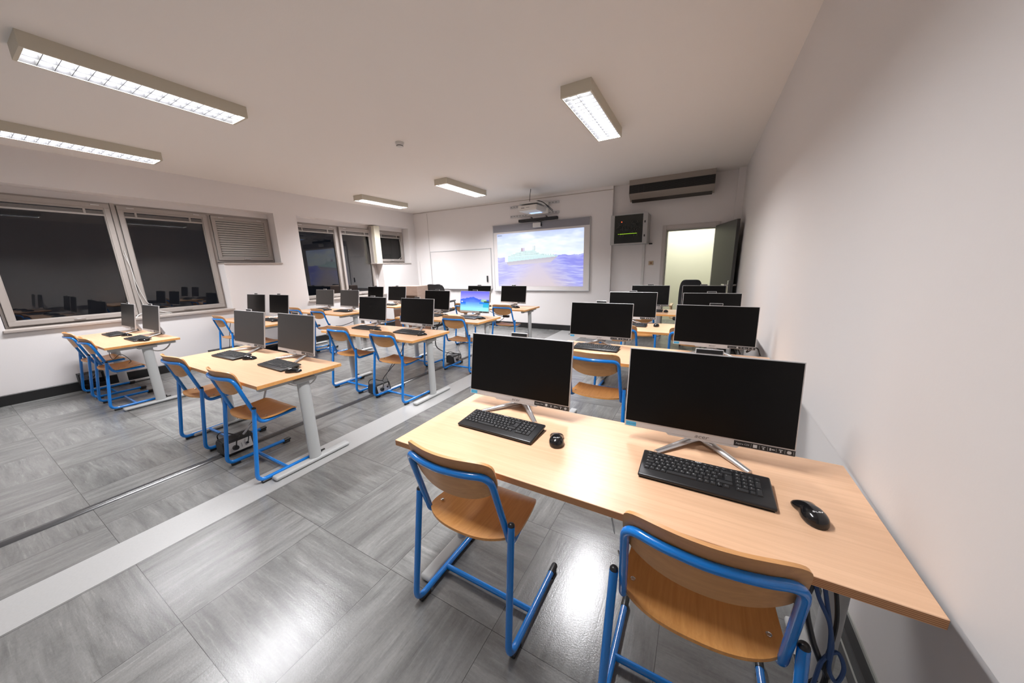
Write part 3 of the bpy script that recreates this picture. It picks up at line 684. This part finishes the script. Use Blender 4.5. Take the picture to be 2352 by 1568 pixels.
chairs = {('R', 0, 0): (-.746, .802, 0), ('R', 0, 1): (.066, .797, 0), ('R', 1, 0): (-.655, 2.355, 0), ('R', 2, 0): (-.742, 3.61, 0), ('R', 2, 1): (-.04, 3.64, 0), ('R', 3, 0): (-.72, 4.87, 0),
          ('M', 0, 0): (-3.757, .906, .03), ('M', 0, 1): (-2.852, .90, .0), ('M', 1, 0): (-3.78, 2.365, 0), ('M', 1, 1): (-2.992, 2.365, 0), ('M', 2, 0): (-3.81, 3.555, 0), ('M', 2, 1): (-2.98, 3.57, 0), ('M', 3, 0): (-3.86, 4.95, 0), ('M', 3, 1): (-3.01, 4.94, 0),
          ('L', 0, 0): (-6.66, .785, 0), ('L', 0, 1): (-5.89, .785, 0), ('L', 1, 0): (-6.72, 2.26, 0), ('L', 1, 1): (-5.86, 2.27, 0), ('L', 2, 0): (-6.72, 3.425, 0), ('L', 2, 1): (-5.98, 3.425, 0), ('L', 3, 1): (-5.80, 4.50, 0)}
cpos = {'R': 'right-wall', 'M': 'middle', 'L': 'window-side'}
clab = {('R', 0, 0): 'blue-framed beech chair facing the gap left of the big keyboard, large in the lower middle', ('R', 0, 1): 'largest blue-framed beech chair, at the bottom right under the nearest desk'}
first = True
for (c, r, s), (x, y, rz) in chairs.items():
    lab = clab.get((c, r, s)) or 'blue-framed beech school chair at the %s seat of the %s %s desk' % (('left', 'right')[s], rowdesc[r].replace(' from the camera', ''), cpos[c])
    if first: CH.location = (x, y, 0); CH['label'] = lab; CH['group'] = 'blue-framed school chairs'; first = False
    else: dup(CH, (x, y, 0), rz, lab, 'blue-framed school chairs')

# ------------------------------------------------------------------ computers
MW, MH, MZ = .567, .33, .053
def make_monitor(screen, sticker=True, lit=None):
    t = thing('desktop_computer', '', 'computer'); tilt = math.radians(9)
    Mt = Matrix.Translation((0, 0, MZ)) @ Matrix.Rotation(-tilt, 4, 'X')
    bm = bmesh.new(); box(bm, -MW/2, MW/2, .0, .012, 0, MH, .002, 2, M=Mt); mk('frame', bm, SILVER, t)
    bm = bmesh.new(); box(bm, -MW/2+.004, MW/2-.004, -.0015, .003, .026, MH-.004, M=Mt)
    scrn = mk('screen', bm, screen, t)
    if lit:
        lit(t, Mt)
    bm = bmesh.new(); box(bm, -.21, .21, .012, .030, .012, .24, .008, 2, M=Mt); mk('back_cover', bm, SILVER, t)
    bm = bmesh.new(); prism(bm, [(-.115, -.0065), (.115, -.0065), (.122, 0), (-.122, 0)], 'y', .0, .012)
    bmesh.ops.transform(bm, matrix=Mt, verts=bm.verts); mk('chin_bar', bm, SILVER, t)
    bm = bmesh.new(); box(bm, -.046, .046, .001, .012, MH-.001, MH+.019, .0015, 1, M=Mt); box(bm, -.043, .043, .0, .0012, MH+.002, MH+.0165, mi=1, M=Mt); mk('webcam', bm, [SILVER, BLACK], t)
    # stand: V of two front legs and a sloping rear plate
    bm = bmesh.new()
    for s in (-1, 1):
        tube(bm, [(0, .085, .020), (s*.04, .045, .017), (s*.15, -.085, .007)], [.014, .013, .0085], 10, sx=1.2)
    for v in bm.verts: v.co.z = max(v.co.z*.9, .0008)
    mk('stand_foot', bm, ALU, t, True)
    bm = bmesh.new(); prism(bm, [(.045, .185), (.055, .20), (.118, .018), (.108, .004), (.090, .004)], 'x', -.035, .035); box(bm, -.03, .03, .03, .06, .15, .20, .004, 1); mk('stand_plate', bm, ALU, t)
    bm = bmesh.new(); add_text(bm, 'acer', .020, Mt @ Matrix.Translation((0, -.0006, .010)) @ Matrix.Rotation(PI/2, 4, 'X'), 0, .25, 1.35); mk('logo', bm, LOGOD, t)
    if sticker:
        bm = bmesh.new(); x0, x1 = .105, MW/2-.001; box(bm, x0, x1, -.0007, .001, .0025, .0215, M=Mt)
        def R(a, b_, c_, d_): box(bm, x0+a, x0+b_, -.0011, -.0006, .0025+c_, .0025+d_, mi=1, M=Mt)
        add_text(bm, 'Aspire C24', .0088, Mt @ Matrix.Translation((x0+.026, -.0011, .012)) @ Matrix.Rotation(PI/2, 4, 'X'), 1)
        for k in range(6): R(.052+k*.0242, .0526+k*.0242, .003, .016)
        R(.058, .070, .004, .0155); R(.083, .094, .012, .0138); R(.086, .091, .004, .009); R(.106, .110, .005, .014); R(.112, .121, .008, .011)
        R(.132, .143, .012, .0145); R(.1355, .1395, .0045, .010); R(.155, .167, .006, .013); R(.157, .165, .004, .015)
        mk('spec_sticker', bm, [BLACK, mat('sticker_print', (.5, .5, .5), .5)], t)
    if sticker == 'tag':
        bm = bmesh.new(); box(bm, -MW/2+.006, -MW/2+.046, -.0007, .001, .003, .0205, M=Mt)
        add_text(bm, 'VGL-1129', .0088, Mt @ Matrix.Translation((-MW/2+.026, -.0009, .012)) @ Matrix.Rotation(PI/2, 4, 'X'), 1)
        mk('blue_tag', bm, [CYAN, CYAND], t)
    return t
def lake(u, v):
    c = lerp((.42, .42, .97), (.82, .80, 1), v/.5)
    ridge = .36+.10*min(1, abs(u-.22)*2.6)*(1 if u < .22 else .55)-(.10*math.exp(-((u-.45)/.16)**2) if u > .2 else 0)+.008*math.sin(u*50)
    if v > ridge and v < .56: c = lerp((.20, .38, .96), (.38, .55, 1), (v-ridge)*5)
    if v >= .56:
        d = (v-.56)/.44; c = lerp((.40, .62, 1), (.62, .95, .98), d*1.5); c = lerp(c, (.85, .97, .98), (fbm(u*6, v*30)-.5)*1.6*d)
        if u < .2: c = lerp((.05, .40, .96), c, (v-.56)*6)
        if u > .68 and v < .64: c = (.10, .55, .95)
        if u > .8 and .62 < v < .8: c = lerp(c, (.05, .72, .85), .7)
    g = math.exp(-((u-.82)/.10)**2-((v-.47)/.07)**2)
    if g > .35: c = lerp((.30, .62, .45), (.80, .92, .80), fbm(u*40, v*40)*1.3)
    if u > .83 and abs(v-.52) < .03: c = (.12, .30, .10)
    if (u-.06)**2+(v-.54)**2*.5 < .0006: c = (1, 1, 1)
    return c
def lit_screen(t, Mt):
    paint_grid('lit_wallpaper', MW-.008, MH-.03, 110, 64, lake, Mt @ Matrix.Translation((-MW/2+.004, -.0022, MH-.004)) @ Matrix.Rotation(PI/2, 4, 'X'), t, 1.0)
mon = {('R', 0, 0): (-.770, 1.372, 0), ('R', 0, 1): (.051, 1.359, 1.0), ('R', 1, 0): (-.781, 3.00, -.3), ('R', 1, 1): (.120, 3.03, -2.1), ('R', 2, 0): (-.727, 4.31, .8), ('R', 2, 1): (.118, 4.30, .7), ('R', 3, 0): (-.699, 5.73, .4), ('R', 3, 1): (.045, 5.72, .2),
       ('M', 0, 0): (-3.748, 1.452, .8), ('M', 0, 1): (-2.988, 1.474, -.8), ('M', 1, 0): (-3.862, 2.94, -1.9), ('M', 1, 1): (-3.023, 2.925, -1.9), ('M', 2, 0): (-3.79, 4.145, -3.8), ('M', 2, 1): (-3.03, 4.15, -2.9), ('M', 3, 0): (-3.885, 5.50, -1.2), ('M', 3, 1): (-3.10, 5.51, -3.9),
       ('L', 0, 0): (-6.72, 1.29, .2), ('L', 0, 1): (-5.975, 1.325, .7), ('L', 1, 0): (-6.78, 2.83, 2.7), ('L', 1, 1): (-6.12, 2.875, 1.5), ('L', 2, 0): (-6.66, 4.00, 2), ('L', 2, 1): (-5.87, 4.00, -1), ('L', 3, 0): (-6.42, 5.04, -4), ('L', 3, 1): (-5.83, 5.13, -1.7)}
PR = make_monitor(SCREEN_R, 'tag'); PL = make_monitor(SCREEN_L, True); PN = make_monitor(SCREEN_R, True); PLIT = make_monitor(SCREEN_R, True, lit_screen)
used = set()
for (c, r, s), (x, y, a) in mon.items():
    if (c, r, s) == ('M', 2, 1): src = PLIT
    elif c == 'R' and r < 2: src = PR
    elif (c == 'R') or (c == 'M' and r > 0) or (c == 'L' and r in (1, 3)): src = PN
    else: src = PL
    look = 'black-screened silver desktop computer'
    if src is PL: look = 'grey-screened silver desktop computer'
    lab = '%s, %s side of the %s %s desk' % (look, ('left', 'right')[s], rowdesc[r].replace(' from the camera', ''), cpos[c])
    if (c, r, s) == ('M', 2, 1): lab = 'only desktop computer switched on, showing a blue lake wallpaper'
    if (c, r, s) == ('R', 0, 1): lab = 'biggest black-screened silver desktop computer, close up beside the right wall'
    loc = (x, y, TZ+.0006)
    if src.name in used: dup(src, loc, math.radians(a), lab, 'silver desktop computers on the desks')
    else: used.add(src.name); src.location = loc; src.rotation_euler = (0, 0, math.radians(a)); src['label'] = lab; src['group'] = 'silver desktop computers on the desks'

# keyboards
U = .0177
def key_layout():
    K = []  # x(u), y(row from top), w, h, legend
    def row(y, items, h=1):
        x = 0
        for it in items:
            wd, tx = it if isinstance(it, tuple) else (1, it)
            if tx is not None: K.append((x, y, wd, h, tx))
            x += wd
    row(0, ['Esc', (.6, None), 'F1', 'F2', 'F3', 'F4', (.3, None), 'F5', 'F6', 'F7', 'F8', (.3, None), 'F9', 'F10', 'F11', 'F12', (.3, None), (.82, 'St'), (.82, 'Bl'), (.82, 'Pa')], .62)
    row(.75, ['\\', '1', '2', '3', '4', '5', '6', '7', '8', '9', '0', "'", 'i', (2, '<-')])
    row(1.75, [(1.5, 'Tab'), 'Q', 'W', 'E', 'R', 'T', 'Y', 'U', 'I', 'O', 'P', 'e', '+'])
    K.append((13.6, 1.75, 1.4, 2, '='))
    row(2.75, [(1.7, 'A'), 'A', 'S', 'D', 'F', 'G', 'H', 'J', 'K', 'L', 'o', 'a'])
    row(3.75, [(1.25, '^'), '<', 'Z', 'X', 'C', 'V', 'B', 'N', 'M', ',', '.', '-', (2.75, '^')])
    row(4.75, [(1, 'Ctrl'), (1, 'Fn'), (1, '#'), (1, 'Alt'), (5.3, ''), (1, 'Alt'), (1, '='), (1, 'Ct'), (1, '<')])
    K += [(12.35, 4.75, 1, .48, '^'), (12.35, 5.27, 1, .48, 'v'), (13.4, 4.75, 1, 1, '>')]
    X = 15.3
    for j, rw in enumerate((('N', '/', '*', '-'), ('7', '8', '9', None), ('4', '5', '6', None), ('1', '2', '3', None))):
        for i, tx in enumerate(rw):
            if tx: K.append((X+i, .75+j, 1, 1, tx))
    K += [(X+3, 1.75, 1, 2, '+'), (X+3, 3.75, 1, 2, 'Inv'), (X, 4.75, 2, 1, '0'), (X+2, 4.75, 1, 1, '.')]
    return K
KL = key_layout(); KW, KD = .386, .152
tiltk = math.radians(4.5)
def kM(): return Matrix.Translation((0, -KD/2, .002)) @ Matrix.Rotation(tiltk, 4, 'X')
def key_box(bm, k, mi=0):
    x, y, wd, h, tx = k; x0 = -KW/2+.0165+x*U; x1 = x0+wd*U-.0022; y1 = KD-.014-y*.0178; y0 = y1-h*.0178+.0022; M = kM()
    for f in (0, 1):
        pass
    z0, z1 = .0125, .0165; b = .0016
    A = [M @ Vector(p) for p in ((x0, y0, z0), (x1, y0, z0), (x1, y1, z0), (x0, y1, z0))]; B = [M @ Vector(p) for p in ((x0+b, y0+b, z1), (x1-b, y0+b, z1), (x1-b, y1-b, z1), (x0+b, y1-b, z1))]
    va = [bm.verts.new(p) for p in A]; vb = [bm.verts.new(p) for p in B]; bm.faces.new(vb)
    for i in range(4): bm.faces.new((va[i], va[(i+1) % 4], vb[(i+1) % 4], vb[i]))
    return (x0, x1, y0, y1, z1)
def kb_body(t):
    bm = bmesh.new(); box(bm, -KW/2, KW/2, 0, KD, 0, .0125, .0055, 3, M=kM()); body = mk('body', bm, BLACK, t, True)
    bm = bmesh.new(); box(bm, -KW/2+.006, KW/2-.006, .002, KD-.004, .0, .003, M=Matrix.Translation((0, -KD/2, -.0015))); 
    for s in (-1, 1): box(bm, s*(KW/2-.05)-.015, s*(KW/2-.05)+.015, KD/2-.03, KD/2-.02, 0, .012)
    mk('underside', bm, BLACKM, t)
    bm = bmesh.new(); add_text(bm, 'acer', .0095, kM() @ Matrix.Translation((-.012, KD-.0075, .0128)), 0, .25, 1.35); mk('logo', bm, LOGOW, t)
KBD = thing('keyboard', '', 'keyboard'); kb_body(KBD)
for k in KL:
    bm = bmesh.new(); x0, x1, y0, y1, z1 = key_box(bm, k)
    tx = k[4]
    if tx: add_text(bm, tx, .0058 if len(tx) == 1 else .0042, kM() @ Matrix.Translation((x0+.0055, y1-.0055 if k[3] >= 1 else (y0+y1)/2, z1+.0002)), 1)
    mk('key', bm, [BLACKM, LEGEND], KBD)
KBS = thing('keyboard', '', 'keyboard'); kb_body(KBS)
bm = bmesh.new()
for k in KL: key_box(bm, k)
mk('keys', bm, BLACKM, KBS)
def make_mouse():
    t = thing('computer_mouse', '', 'mouse'); bm = bmesh.new(); bmesh.ops.create_uvsphere(bm, u_segments=32, v_segments=20, radius=1)
    for v in bm.verts:
        x, y, z = v.co; s = (y+1)/2
        wd = .027+.006*math.cos(y*2.6)*(-1 if y < 0 else 1)*0
        prof = (1-abs(y)**3.2)**.5 if y < 0 else (1-y**7)**.5
        wd = .031*prof*(1-.20*math.exp(-((y-.30)/.28)**2)+.10*max(0, y-.6)*2.5)
        rx = math.sqrt(max(1e-9, 1-y*y)); xn = x/rx; Y = y*.052+.009*max(0, y)**3*abs(xn)**1.5
        X = math.copysign(abs(xn)**.9, xn)*wd
        zn = z/rx if rx > .02 else 0; Z = (max(zn, -.45)*.62+.28)*.040*prof**.6*(1.0-.42*max(0, y)**1.3)
        v.co = (X, Y, max(0, Z))
    mk('body', bm, mat('gloss_black_plastic', (.008, .008, .009), .16), t, True)
    bm = bmesh.new(); tube(bm, [(-.004, .034, .0175), (.004, .034, .0175)], .0085, 14); mk('scroll_wheel', bm, BLACKM, t, True)
    bm = bmesh.new(); add_text(bm, 'acer', .0115, Matrix.Translation((0, -.022, .0352)) @ Matrix.Rotation(math.radians(3), 4, 'X'), 0, .25, 1.35)
    mk('logo', bm, LOGOW, t); return t
MS = make_mouse()
def seatdesc(c, r, s): return 'on the %s side of the %s %s desk' % (('left', 'right')[s], rowdesc[r].replace(' from the camera', ''), cpos[c])
kbs = {('R', 0, 1): (.0575, 1.165, 0), ('R', 0, 0): (-.746, 1.185, -1), ('M', 0, 0): (-3.645, 1.268, 2), ('M', 0, 1): (-2.87, 1.285, -2), ('M', 1, 0): (-3.71, 2.725, 0), ('M', 1, 1): (-2.94, 2.72, -1), ('L', 0, 0): (-6.59, 1.13, 0), ('L', 0, 1): (-5.80, 1.165, 0),
       ('R', 1, 0): (-.755, 2.82, 0), ('R', 2, 0): (-.705, 4.11, 0), ('R', 3, 0): (-.665, 5.49, 0), ('L', 1, 1): (-5.93, 2.65, 0), ('L', 1, 0): (-6.6, 2.62, 0), ('L', 2, 0): (-6.46, 3.80, 0), ('L', 2, 1): (-5.78, 3.81, 0), ('M', 2, 0): (-3.72, 3.94, 0), ('M', 2, 1): (-2.98, 3.93, -3), ('L', 3, 1): (-5.80, 4.90, 0), ('L', 3, 0): (-6.5, 4.88, 0), ('M', 3, 1): (-3.12, 5.30, 0), ('M', 3, 0): (-3.85, 5.30, 0)}
KBD['label'] = 'large black keyboard in the foreground in front of the biggest computer'; KBD.location = (kbs[('R', 0, 1)][0], kbs[('R', 0, 1)][1], TZ+.0005); KBD['group'] = 'black keyboards on the desks'
firsts = True
for (c, r, s), (x, y, a) in kbs.items():
    if (c, r, s) == ('R', 0, 1): continue
    lab = 'black keyboard '+seatdesc(c, r, s)
    if (c, r, s) == ('R', 0, 0): dup(KBD, (x, y, TZ+.0005), math.radians(a), lab, 'black keyboards on the desks'); continue
    if firsts: firsts = False; KBS.location = (x, y, TZ+.0005); KBS.rotation_euler = (0, 0, math.radians(a)); KBS['label'] = lab; KBS['group'] = 'black keyboards on the desks'
    else: dup(KBS, (x, y, TZ+.0005), math.radians(a), lab, 'black keyboards on the desks')
mice = {('R', 0, 1): (.330, 1.118, 15), ('R', 0, 0): (-.470, 1.178, 20), ('M', 0, 0): (-3.372, 1.288, -62), ('M', 0, 1): (-2.60, 1.245, -55), ('M', 1, 0): (-3.43, 2.66, -35), ('M', 1, 1): (-2.69, 2.675, -30), ('L', 0, 0): (-6.30, 1.175, -60), ('L', 0, 1): (-5.57, 1.155, -60), ('R', 2, 0): (-.413, 4.15, 0), ('R', 3, 0): (-.424, 5.46, 0),
        ('L', 1, 1): (-5.68, 2.60, -20), ('L', 2, 0): (-6.30, 3.85, -50), ('L', 2, 1): (-5.60, 3.80, 5), ('M', 2, 0): (-3.47, 3.98, -20), ('M', 2, 1): (-2.73, 3.92, -30), ('M', 3, 1): (-2.87, 5.25, -30), ('M', 3, 0): (-3.48, 5.27, 0)}
firsts = True
for (c, r, s), (x, y, a) in mice.items():
    lab = 'black computer mouse '+seatdesc(c, r, s)
    if (c, r, s) == ('R', 0, 1): lab = 'largest glossy black computer mouse, near the right wall'
    if firsts: firsts = False; MS.location = (x, y, TZ); MS.rotation_euler = (0, 0, math.radians(a)); MS['label'] = lab; MS['group'] = 'black computer mice on the desks'
    else: dup(MS, (x, y, TZ), math.radians(a), lab, 'black computer mice on the desks')

# ------------------------------------------------------------------ power boxes on the floor
def make_pbox():
    t = thing('floor_socket_box', '', 'socket box')
    bm = bmesh.new(); prism(bm, [(-.075, .013), (-.075, .10), (-.05, .135), (.03, .140), (.062, .12), (.085, .0135)], 'y', -.11, .11)
    bmesh.ops.bevel(bm, geom=list(bm.edges), offset=.008, segments=2, affect='EDGES'); mk('casing', bm, BLACKM, t, True)
    Mp = Matrix.Translation((.075, 0, .067)) @ Matrix.Rotation(math.radians(-12), 4, 'Y')
    bm = bmesh.new(); box(bm, .0, .008, -.085, .085, -.040, .042, .002, 1, M=Mp)
    pl = mk('socket_plate', bm, WHITE, t)
    bm = bmesh.new()
    for y in (.0, .012+.0): pass
    for z in (-.012, 0, .012): cyl(bm, Mp @ Vector((.0075, .01, z)), .003, .002, 'x', 8)
    mk('socket_holes', bm, BLACK, t)
    bm = bmesh.new(); tube(bm, [Mp @ Vector((.008, -.035, -.005)), Mp @ Vector((.035, -.035, -.005))], [.022, .018], 14); tube(bm, spline([Mp @ Vector((.03, -.035, 0)), (.12, -.03, .13), (.09, .0, .155), (.03, -.02, .165), (-.02, -.07, .19), (-.06, -.09, .16), (-.085, -.08, .10)]), .0045, 8); mk('plug', bm, BLACK, t, True)
    bm = bmesh.new(); tube(bm, [Mp @ Vector((.008, .05, 0)), Mp @ Vector((.022, .05, 0))], [.010, .008], 10); tube(bm, spline([Mp @ Vector((.02, .05, 0)), (.10, .06, .12), (.06, .08, .16), (.0, .12, .18), (-.05, .2, .21), (-.08, .3, .28)]), .004, 8); mk('cable', bm, BLACK, t, True)
    return t
PB = make_pbox(); PB.location = (-3.335, 1.06, 0); PB['label'] = 'black floor socket box under the nearest middle desk'; PB['group'] = 'black floor socket boxes'
dup(PB, (-3.345, 2.54, 0), 0, 'black floor socket box under the second middle desk', 'black floor socket boxes')
dup(PB, (-3.345, 3.98, 0), 0, 'black floor socket box under the third middle desk', 'black floor socket boxes')
for i, (y0, y1, lab) in enumerate(((.80, 1.02, 'open black wall socket box beneath the nearest window-side desk'), (2.19, 2.60, 'long open black wall socket box beneath the second window-side desk'), (3.45, 3.75, 'black wall socket box beneath the third window-side desk'))):
    t = thing('wall_socket_box', lab, 'socket box', (XL+.035, (y0+y1)/2, .125)); h = (y1-y0)/2
    bm = bmesh.new(); box(bm, -.035, .09, -h, -h+.008, -.05, .105); box(bm, -.035, .09, h-.008, h, -.05, .105); box(bm, -.035, .095, -h, h, .098, .106); box(bm, -.035, .095, -h, h, -.055, -.045); mk('casing', bm, BLACKM, t)
    bm = bmesh.new(); box(bm, -.033, -.028, -h+.01, h-.01, -.045, .095); mk('socket_plate', bm, WHITE, t)
    bm = bmesh.new(); tube(bm, [(-.028, 0, .03), (.02, 0, .03)], [.02, .016], 12); tube(bm, spline([(.02, 0, .03), (.08, .02, .05), (.12, .05, .15), (.15, .08, .4), (.2, .1, .55)]), .004, 8); mk('plug', bm, BLACK, t, True)

# ------------------------------------------------------------------ cables
cable('white_cable', [(-2.90, 1.54, .70), (-2.925, 1.60, .63), (-2.945, 1.60, .56), (-2.993, 1.60, .51), (-3.076, 1.60, .461), (-3.18, 1.58, .43), (-3.30, 1.50, .47), (-3.36, 1.45, .60)], .006, CABLEW, 'white cable loop hanging behind the right end of the nearest middle desk')
cable('white_cable', [(-5.76, 1.38, .71), (-5.774, 1.42, .66), (-5.857, 1.42, .60), (-6.083, 1.42, .527), (-6.376, 1.42, .486), (-6.60, 1.40, .50), (-6.7, 1.36, .60), (-6.72, 1.32, .70)], .008, CABLEW, 'thick white cable loop hanging under the nearest window-side desk')
cable('white_cable', [(-6.75, 1.34, .85), (-7.0, 1.5, .95), (-7.16, 1.7, .92), (-7.20, 1.85, .90)], .006, CABLEW, 'white cable running from the nearest window-side computer to the window ledge')
cable('black_cable', [(-5.95, .98, .69), (-6.0, .95, .60), (-5.9, .95, .54), (-5.8, 1.0, .60), (-5.74, 1.05, .52), (-5.68, 1.02, .50)], .003, BLACK, 'thin tangled black cable hanging under the nearest window-side desk')
cable('black_cable', [(-3.0, 2.75, .69), (-3.05, 2.70, .55), (-3.12, 2.66, .4), (-3.2, 2.62, .3), (-3.28, 2.58, .2), (-3.30, 2.56, .145)], .004, BLACK, 'black cable dropping to the socket box of the second middle desk')
cable('grey_cable', [(-3.10, 1.30, .69), (-3.12, 1.26, .5), (-3.17, 1.20, .3), (-3.24, 1.14, .2), (-3.27, 1.1, .145)], .008, LGREY, 'grey sleeved cable dropping to the socket box of the nearest middle desk')
cable('black_cable', [(-3.3, 4.05, .14), (-3.45, 3.95, .16), (-3.62, 3.9, .25), (-3.66, 3.95, .45), (-3.6, 4.0, .64), (-3.55, 4.05, .70)], .008, BLACK, 'thick black cable curving up to the third middle desk')
cable('black_cable', [(-5.55, 2.86, .70), (-5.5, 2.8, .55), (-5.6, 2.6, .42), (-5.75, 2.5, .35)], .004, BLACK, 'thin black cable sagging under the second window-side desk')
cable('black_cable', [(-5.42, 3.85, .70), (-5.5, 3.8, .58), (-5.7, 3.7, .5), (-5.9, 3.7, .48)], .005, BLACK, 'black cable sagging under the third window-side desk')
cable('black_cable', [(-3.45, 5.2, .68), (-3.3, 5.25, .60), (-3.15, 5.25, .55), (-3.35, 5.2, .40), (-3.40, 5.2, .2), (-3.38, 5.2, .08), (-3.36, 5.2, .017)], .005, BLACK, 'black cable dropping from the farthest middle desk')
t = thing('power_adapter', 'small black power adapter hanging under the farthest middle desk', 'power adapter', (-3.10, 5.25, .58))
bm = bmesh.new(); box(bm, -.06, .06, -.025, .025, -.02, .02, .005, 2); mk('casing', bm, BLACK, t)
cable('black_cable', [(-.50, 2.95, .70), (-.46, 2.85, .4), (-.50, 2.7, .12), (-.55, 2.55, .012), (-.52, 2.3, .008), (-.44, 2.10, .008), (-.40, 1.9, .008), (-.33, 1.7, .008), (-.25, 1.5, .012), (-.2, 1.42, .3), (-.2, 1.4, .68)], .0035, BLACK, 'thin black cable trailing across the floor between the two nearest right-wall desks')
cable('black_cable', [(.32, 3.10, .74), (.30, 3.09, .80), (.33, 3.085, .86), (.38, 3.09, .82), (.36, 3.10, .76), (.42, 3.10, .80), (.45, 3.10, .74)], .005, BLACK, 'looped black cables behind the right computer of the second right-wall desk')
# bundle beside the front desk's right leg
cb = thing('cable_bundle', 'tangle of black and blue cables tied at the leg of the nearest desk', 'cables', (.36, 1.02, 0))
def cb_part(nm, pts, r, m_): cable(nm, pts, r, m_, None, cb)
bm = bmesh.new()
tube(bm, spline([(-.02, -.02, .70), (-.05, -.05, .60), (-.03, -.06, .50), (.0, -.05, .42), (.02, -.04, .36), (.0, -.04, .2), (-.01, -.02, .02)]), .007, 8)
tube(bm, spline([(.0, -.05, .36), (-.05, -.08, .32), (-.10, -.10, .31), (-.13, -.11, .26), (-.10, -.10, .15), (-.04, -.08, .08), (-.02, -.04, .01)]), .006, 8)
tube(bm, spline([(.01, -.06, .30), (.04, -.07, .24), (.06, -.08, .15), (.08, -.10, .02)]), .005, 8)
tube(bm, spline([(-.05, -.10, .33), (-.09, -.13, .335), (-.12, -.14, .33)]), .009, 8)
tube(bm, spline([(.0, .0, .70), (.02, -.03, .55), (.01, -.05, .42), (.02, -.05, .38)]), .005, 8)
mk('black_cables', bm, BLACK, cb, True)
bm = bmesh.new()
tube(bm, spline([(-.03, -.03, .70), (-.01, -.05, .60), (.01, -.06, .50), (.015, -.06, .42), (.03, -.07, .40), (.045, -.05, .43), (.03, -.04, .46), (.0, -.06, .44), (-.01, -.07, .38), (-.02, -.08, .28), (-.01, -.08, .15), (.02, -.09, .02)]), .005, 8)
tube(bm, spline([(-.05, -.03, .70), (-.03, -.05, .62), (.0, -.06, .55), (.01, -.06, .45)]), .005, 8)
mk('blue_cables', bm, CABLEB, cb, True)
bm = bmesh.new()
tube(bm, spline([(.02, -.07, .36), (.06, -.09, .34), (.11, -.11, .32)]), .0028, 6); tube(bm, spline([(.02, -.07, .35), (.06, -.10, .325), (.12, -.12, .30)]), .0028, 6); box(bm, .01, .028, -.08, -.062, .345, .365)
mk('zip_ties', bm, CABLEW, cb, True)

# ------------------------------------------------------------------ teacher corner
cbn = thing('wooden_cupboard', 'brown wooden cupboard standing behind the far left desk near the window wall corner', 'cupboard', (-6.50, 5.60, 0))
bm = bmesh.new(); box(bm, 0, .82, 0, .38, 0, .70, .003, 1); mk('lower_cabinet', bm, BROWN, cbn)
bm = bmesh.new(); box(bm, 0, .82, .02, .38, .88, 1.10, .003, 1); box(bm, 0, .02, .02, .38, .7, .88); box(bm, .80, .82, .02, .38, .7, .88); box(bm, 0.02, .80, .33, .38, .7, .88); mk('upper_cabinet', bm, TAUPE, cbn)
bm = bmesh.new(); cyl(bm, (.42, -.02+.03, 1.03), .014, .03, 'y', 12); mk('knob', bm, CHROME, cbn, True)
bm = bmesh.new(); box(bm, .3, .72, .1, .3, .70, .79, .004, 1); tag(mk('paper_stack', bm, mat('kraft_paper', rgb(186, 160, 140), .7), loc=(-6.50, 5.60, .001)), 'pale stack of papers on the open shelf of the brown cupboard', 'papers')
def office_chair(label, loc, rz, back, z0, z1, hw, arm, mesh=True):
    t = thing('office_chair', label, 'office chair', loc, rz)
    def bf(u, v):
        x = u*(hw-.02*v*v); z = z0+(z1-z0)*(v+1)/2; y = .03-.05*(u*u)+.04*v*v; return Vector((x, y, z)), Vector((0, 1, 0))
    bm = bmesh.new(); plate(bm, bf, 16, 16, .02 if mesh else .07, 6); mk('backrest', bm, MESHF if mesh else LEATH, t, True)
    if mesh:
        bm = bmesh.new(); ring = []
        for k in range(41):
            a = 2*PI*k/40; cu, sv = math.cos(a), math.sin(a); p = 6; s = 1/((abs(cu)**p+abs(sv)**p)**(1/p)); q, _ = bf(cu*s, sv*s); ring.append(q+Vector((0, -.005, 0)))
        tube(bm, ring, .014, 8, cap=False); mk('back_rim', bm, BLACK, t, True)
    bm = bmesh.new(); box(bm, -.25, .25, -.46, .0, .44, .51, .03, 3); mk('seat', bm, MESHF if mesh else LEATH, t, True)
    bm = bmesh.new(); box(bm, -.04, .04, -.02, .05, .42, z0+.12, .008, 1); mk('back_support', bm, BLACK, t)
    for s in (-1, 1):
        bm = bmesh.new(); tube(bm, fillet([(s*.25, -.05, .48), (s*.30, -.05, .48), (s*.30, -.05, .69), (s*.30, -.36, .69), (s*.30, -.36, .5), (s*.25, -.36, .48)], .04), .014, 8); box(bm, s*.30-.028, s*.30+.028, -.38, -.02, .69, .72, .01, 2); mk('armrest', bm, arm, t, True)
    bm = bmesh.new(); cyl(bm, (0, -.22, .10), .028, .34); mk('gas_column', bm, BLACK, t, True)
    for k in range(5):
        a = k*2*PI/5; bm = bmesh.new(); tube(bm, [(0, -.22, .12), (.29*math.cos(a), -.22+.29*math.sin(a), .075)], [.028, .016], 8); mk('base_arm', bm, BLACK, t, True)
        bm = bmesh.new(); cx, cy = .29*math.cos(a), -.22+.29*math.sin(a); tube(bm, [(cx-.015, cy, .028), (cx+.015, cy, .028)], .028, 14); mk('caster', bm, BLACK, t, True)
    return t
office_chair('black mesh-backed office chair in front of the whiteboard', (-5.52, 6.05, 0), PI+.15, None, .62, 1.115, .24, BLACK)
office_chair('black padded armchair with light wooden arms in front of the doorway', (-.15, 6.62, 0), PI, None, .50, 1.175, .18, LIGHTW, False)
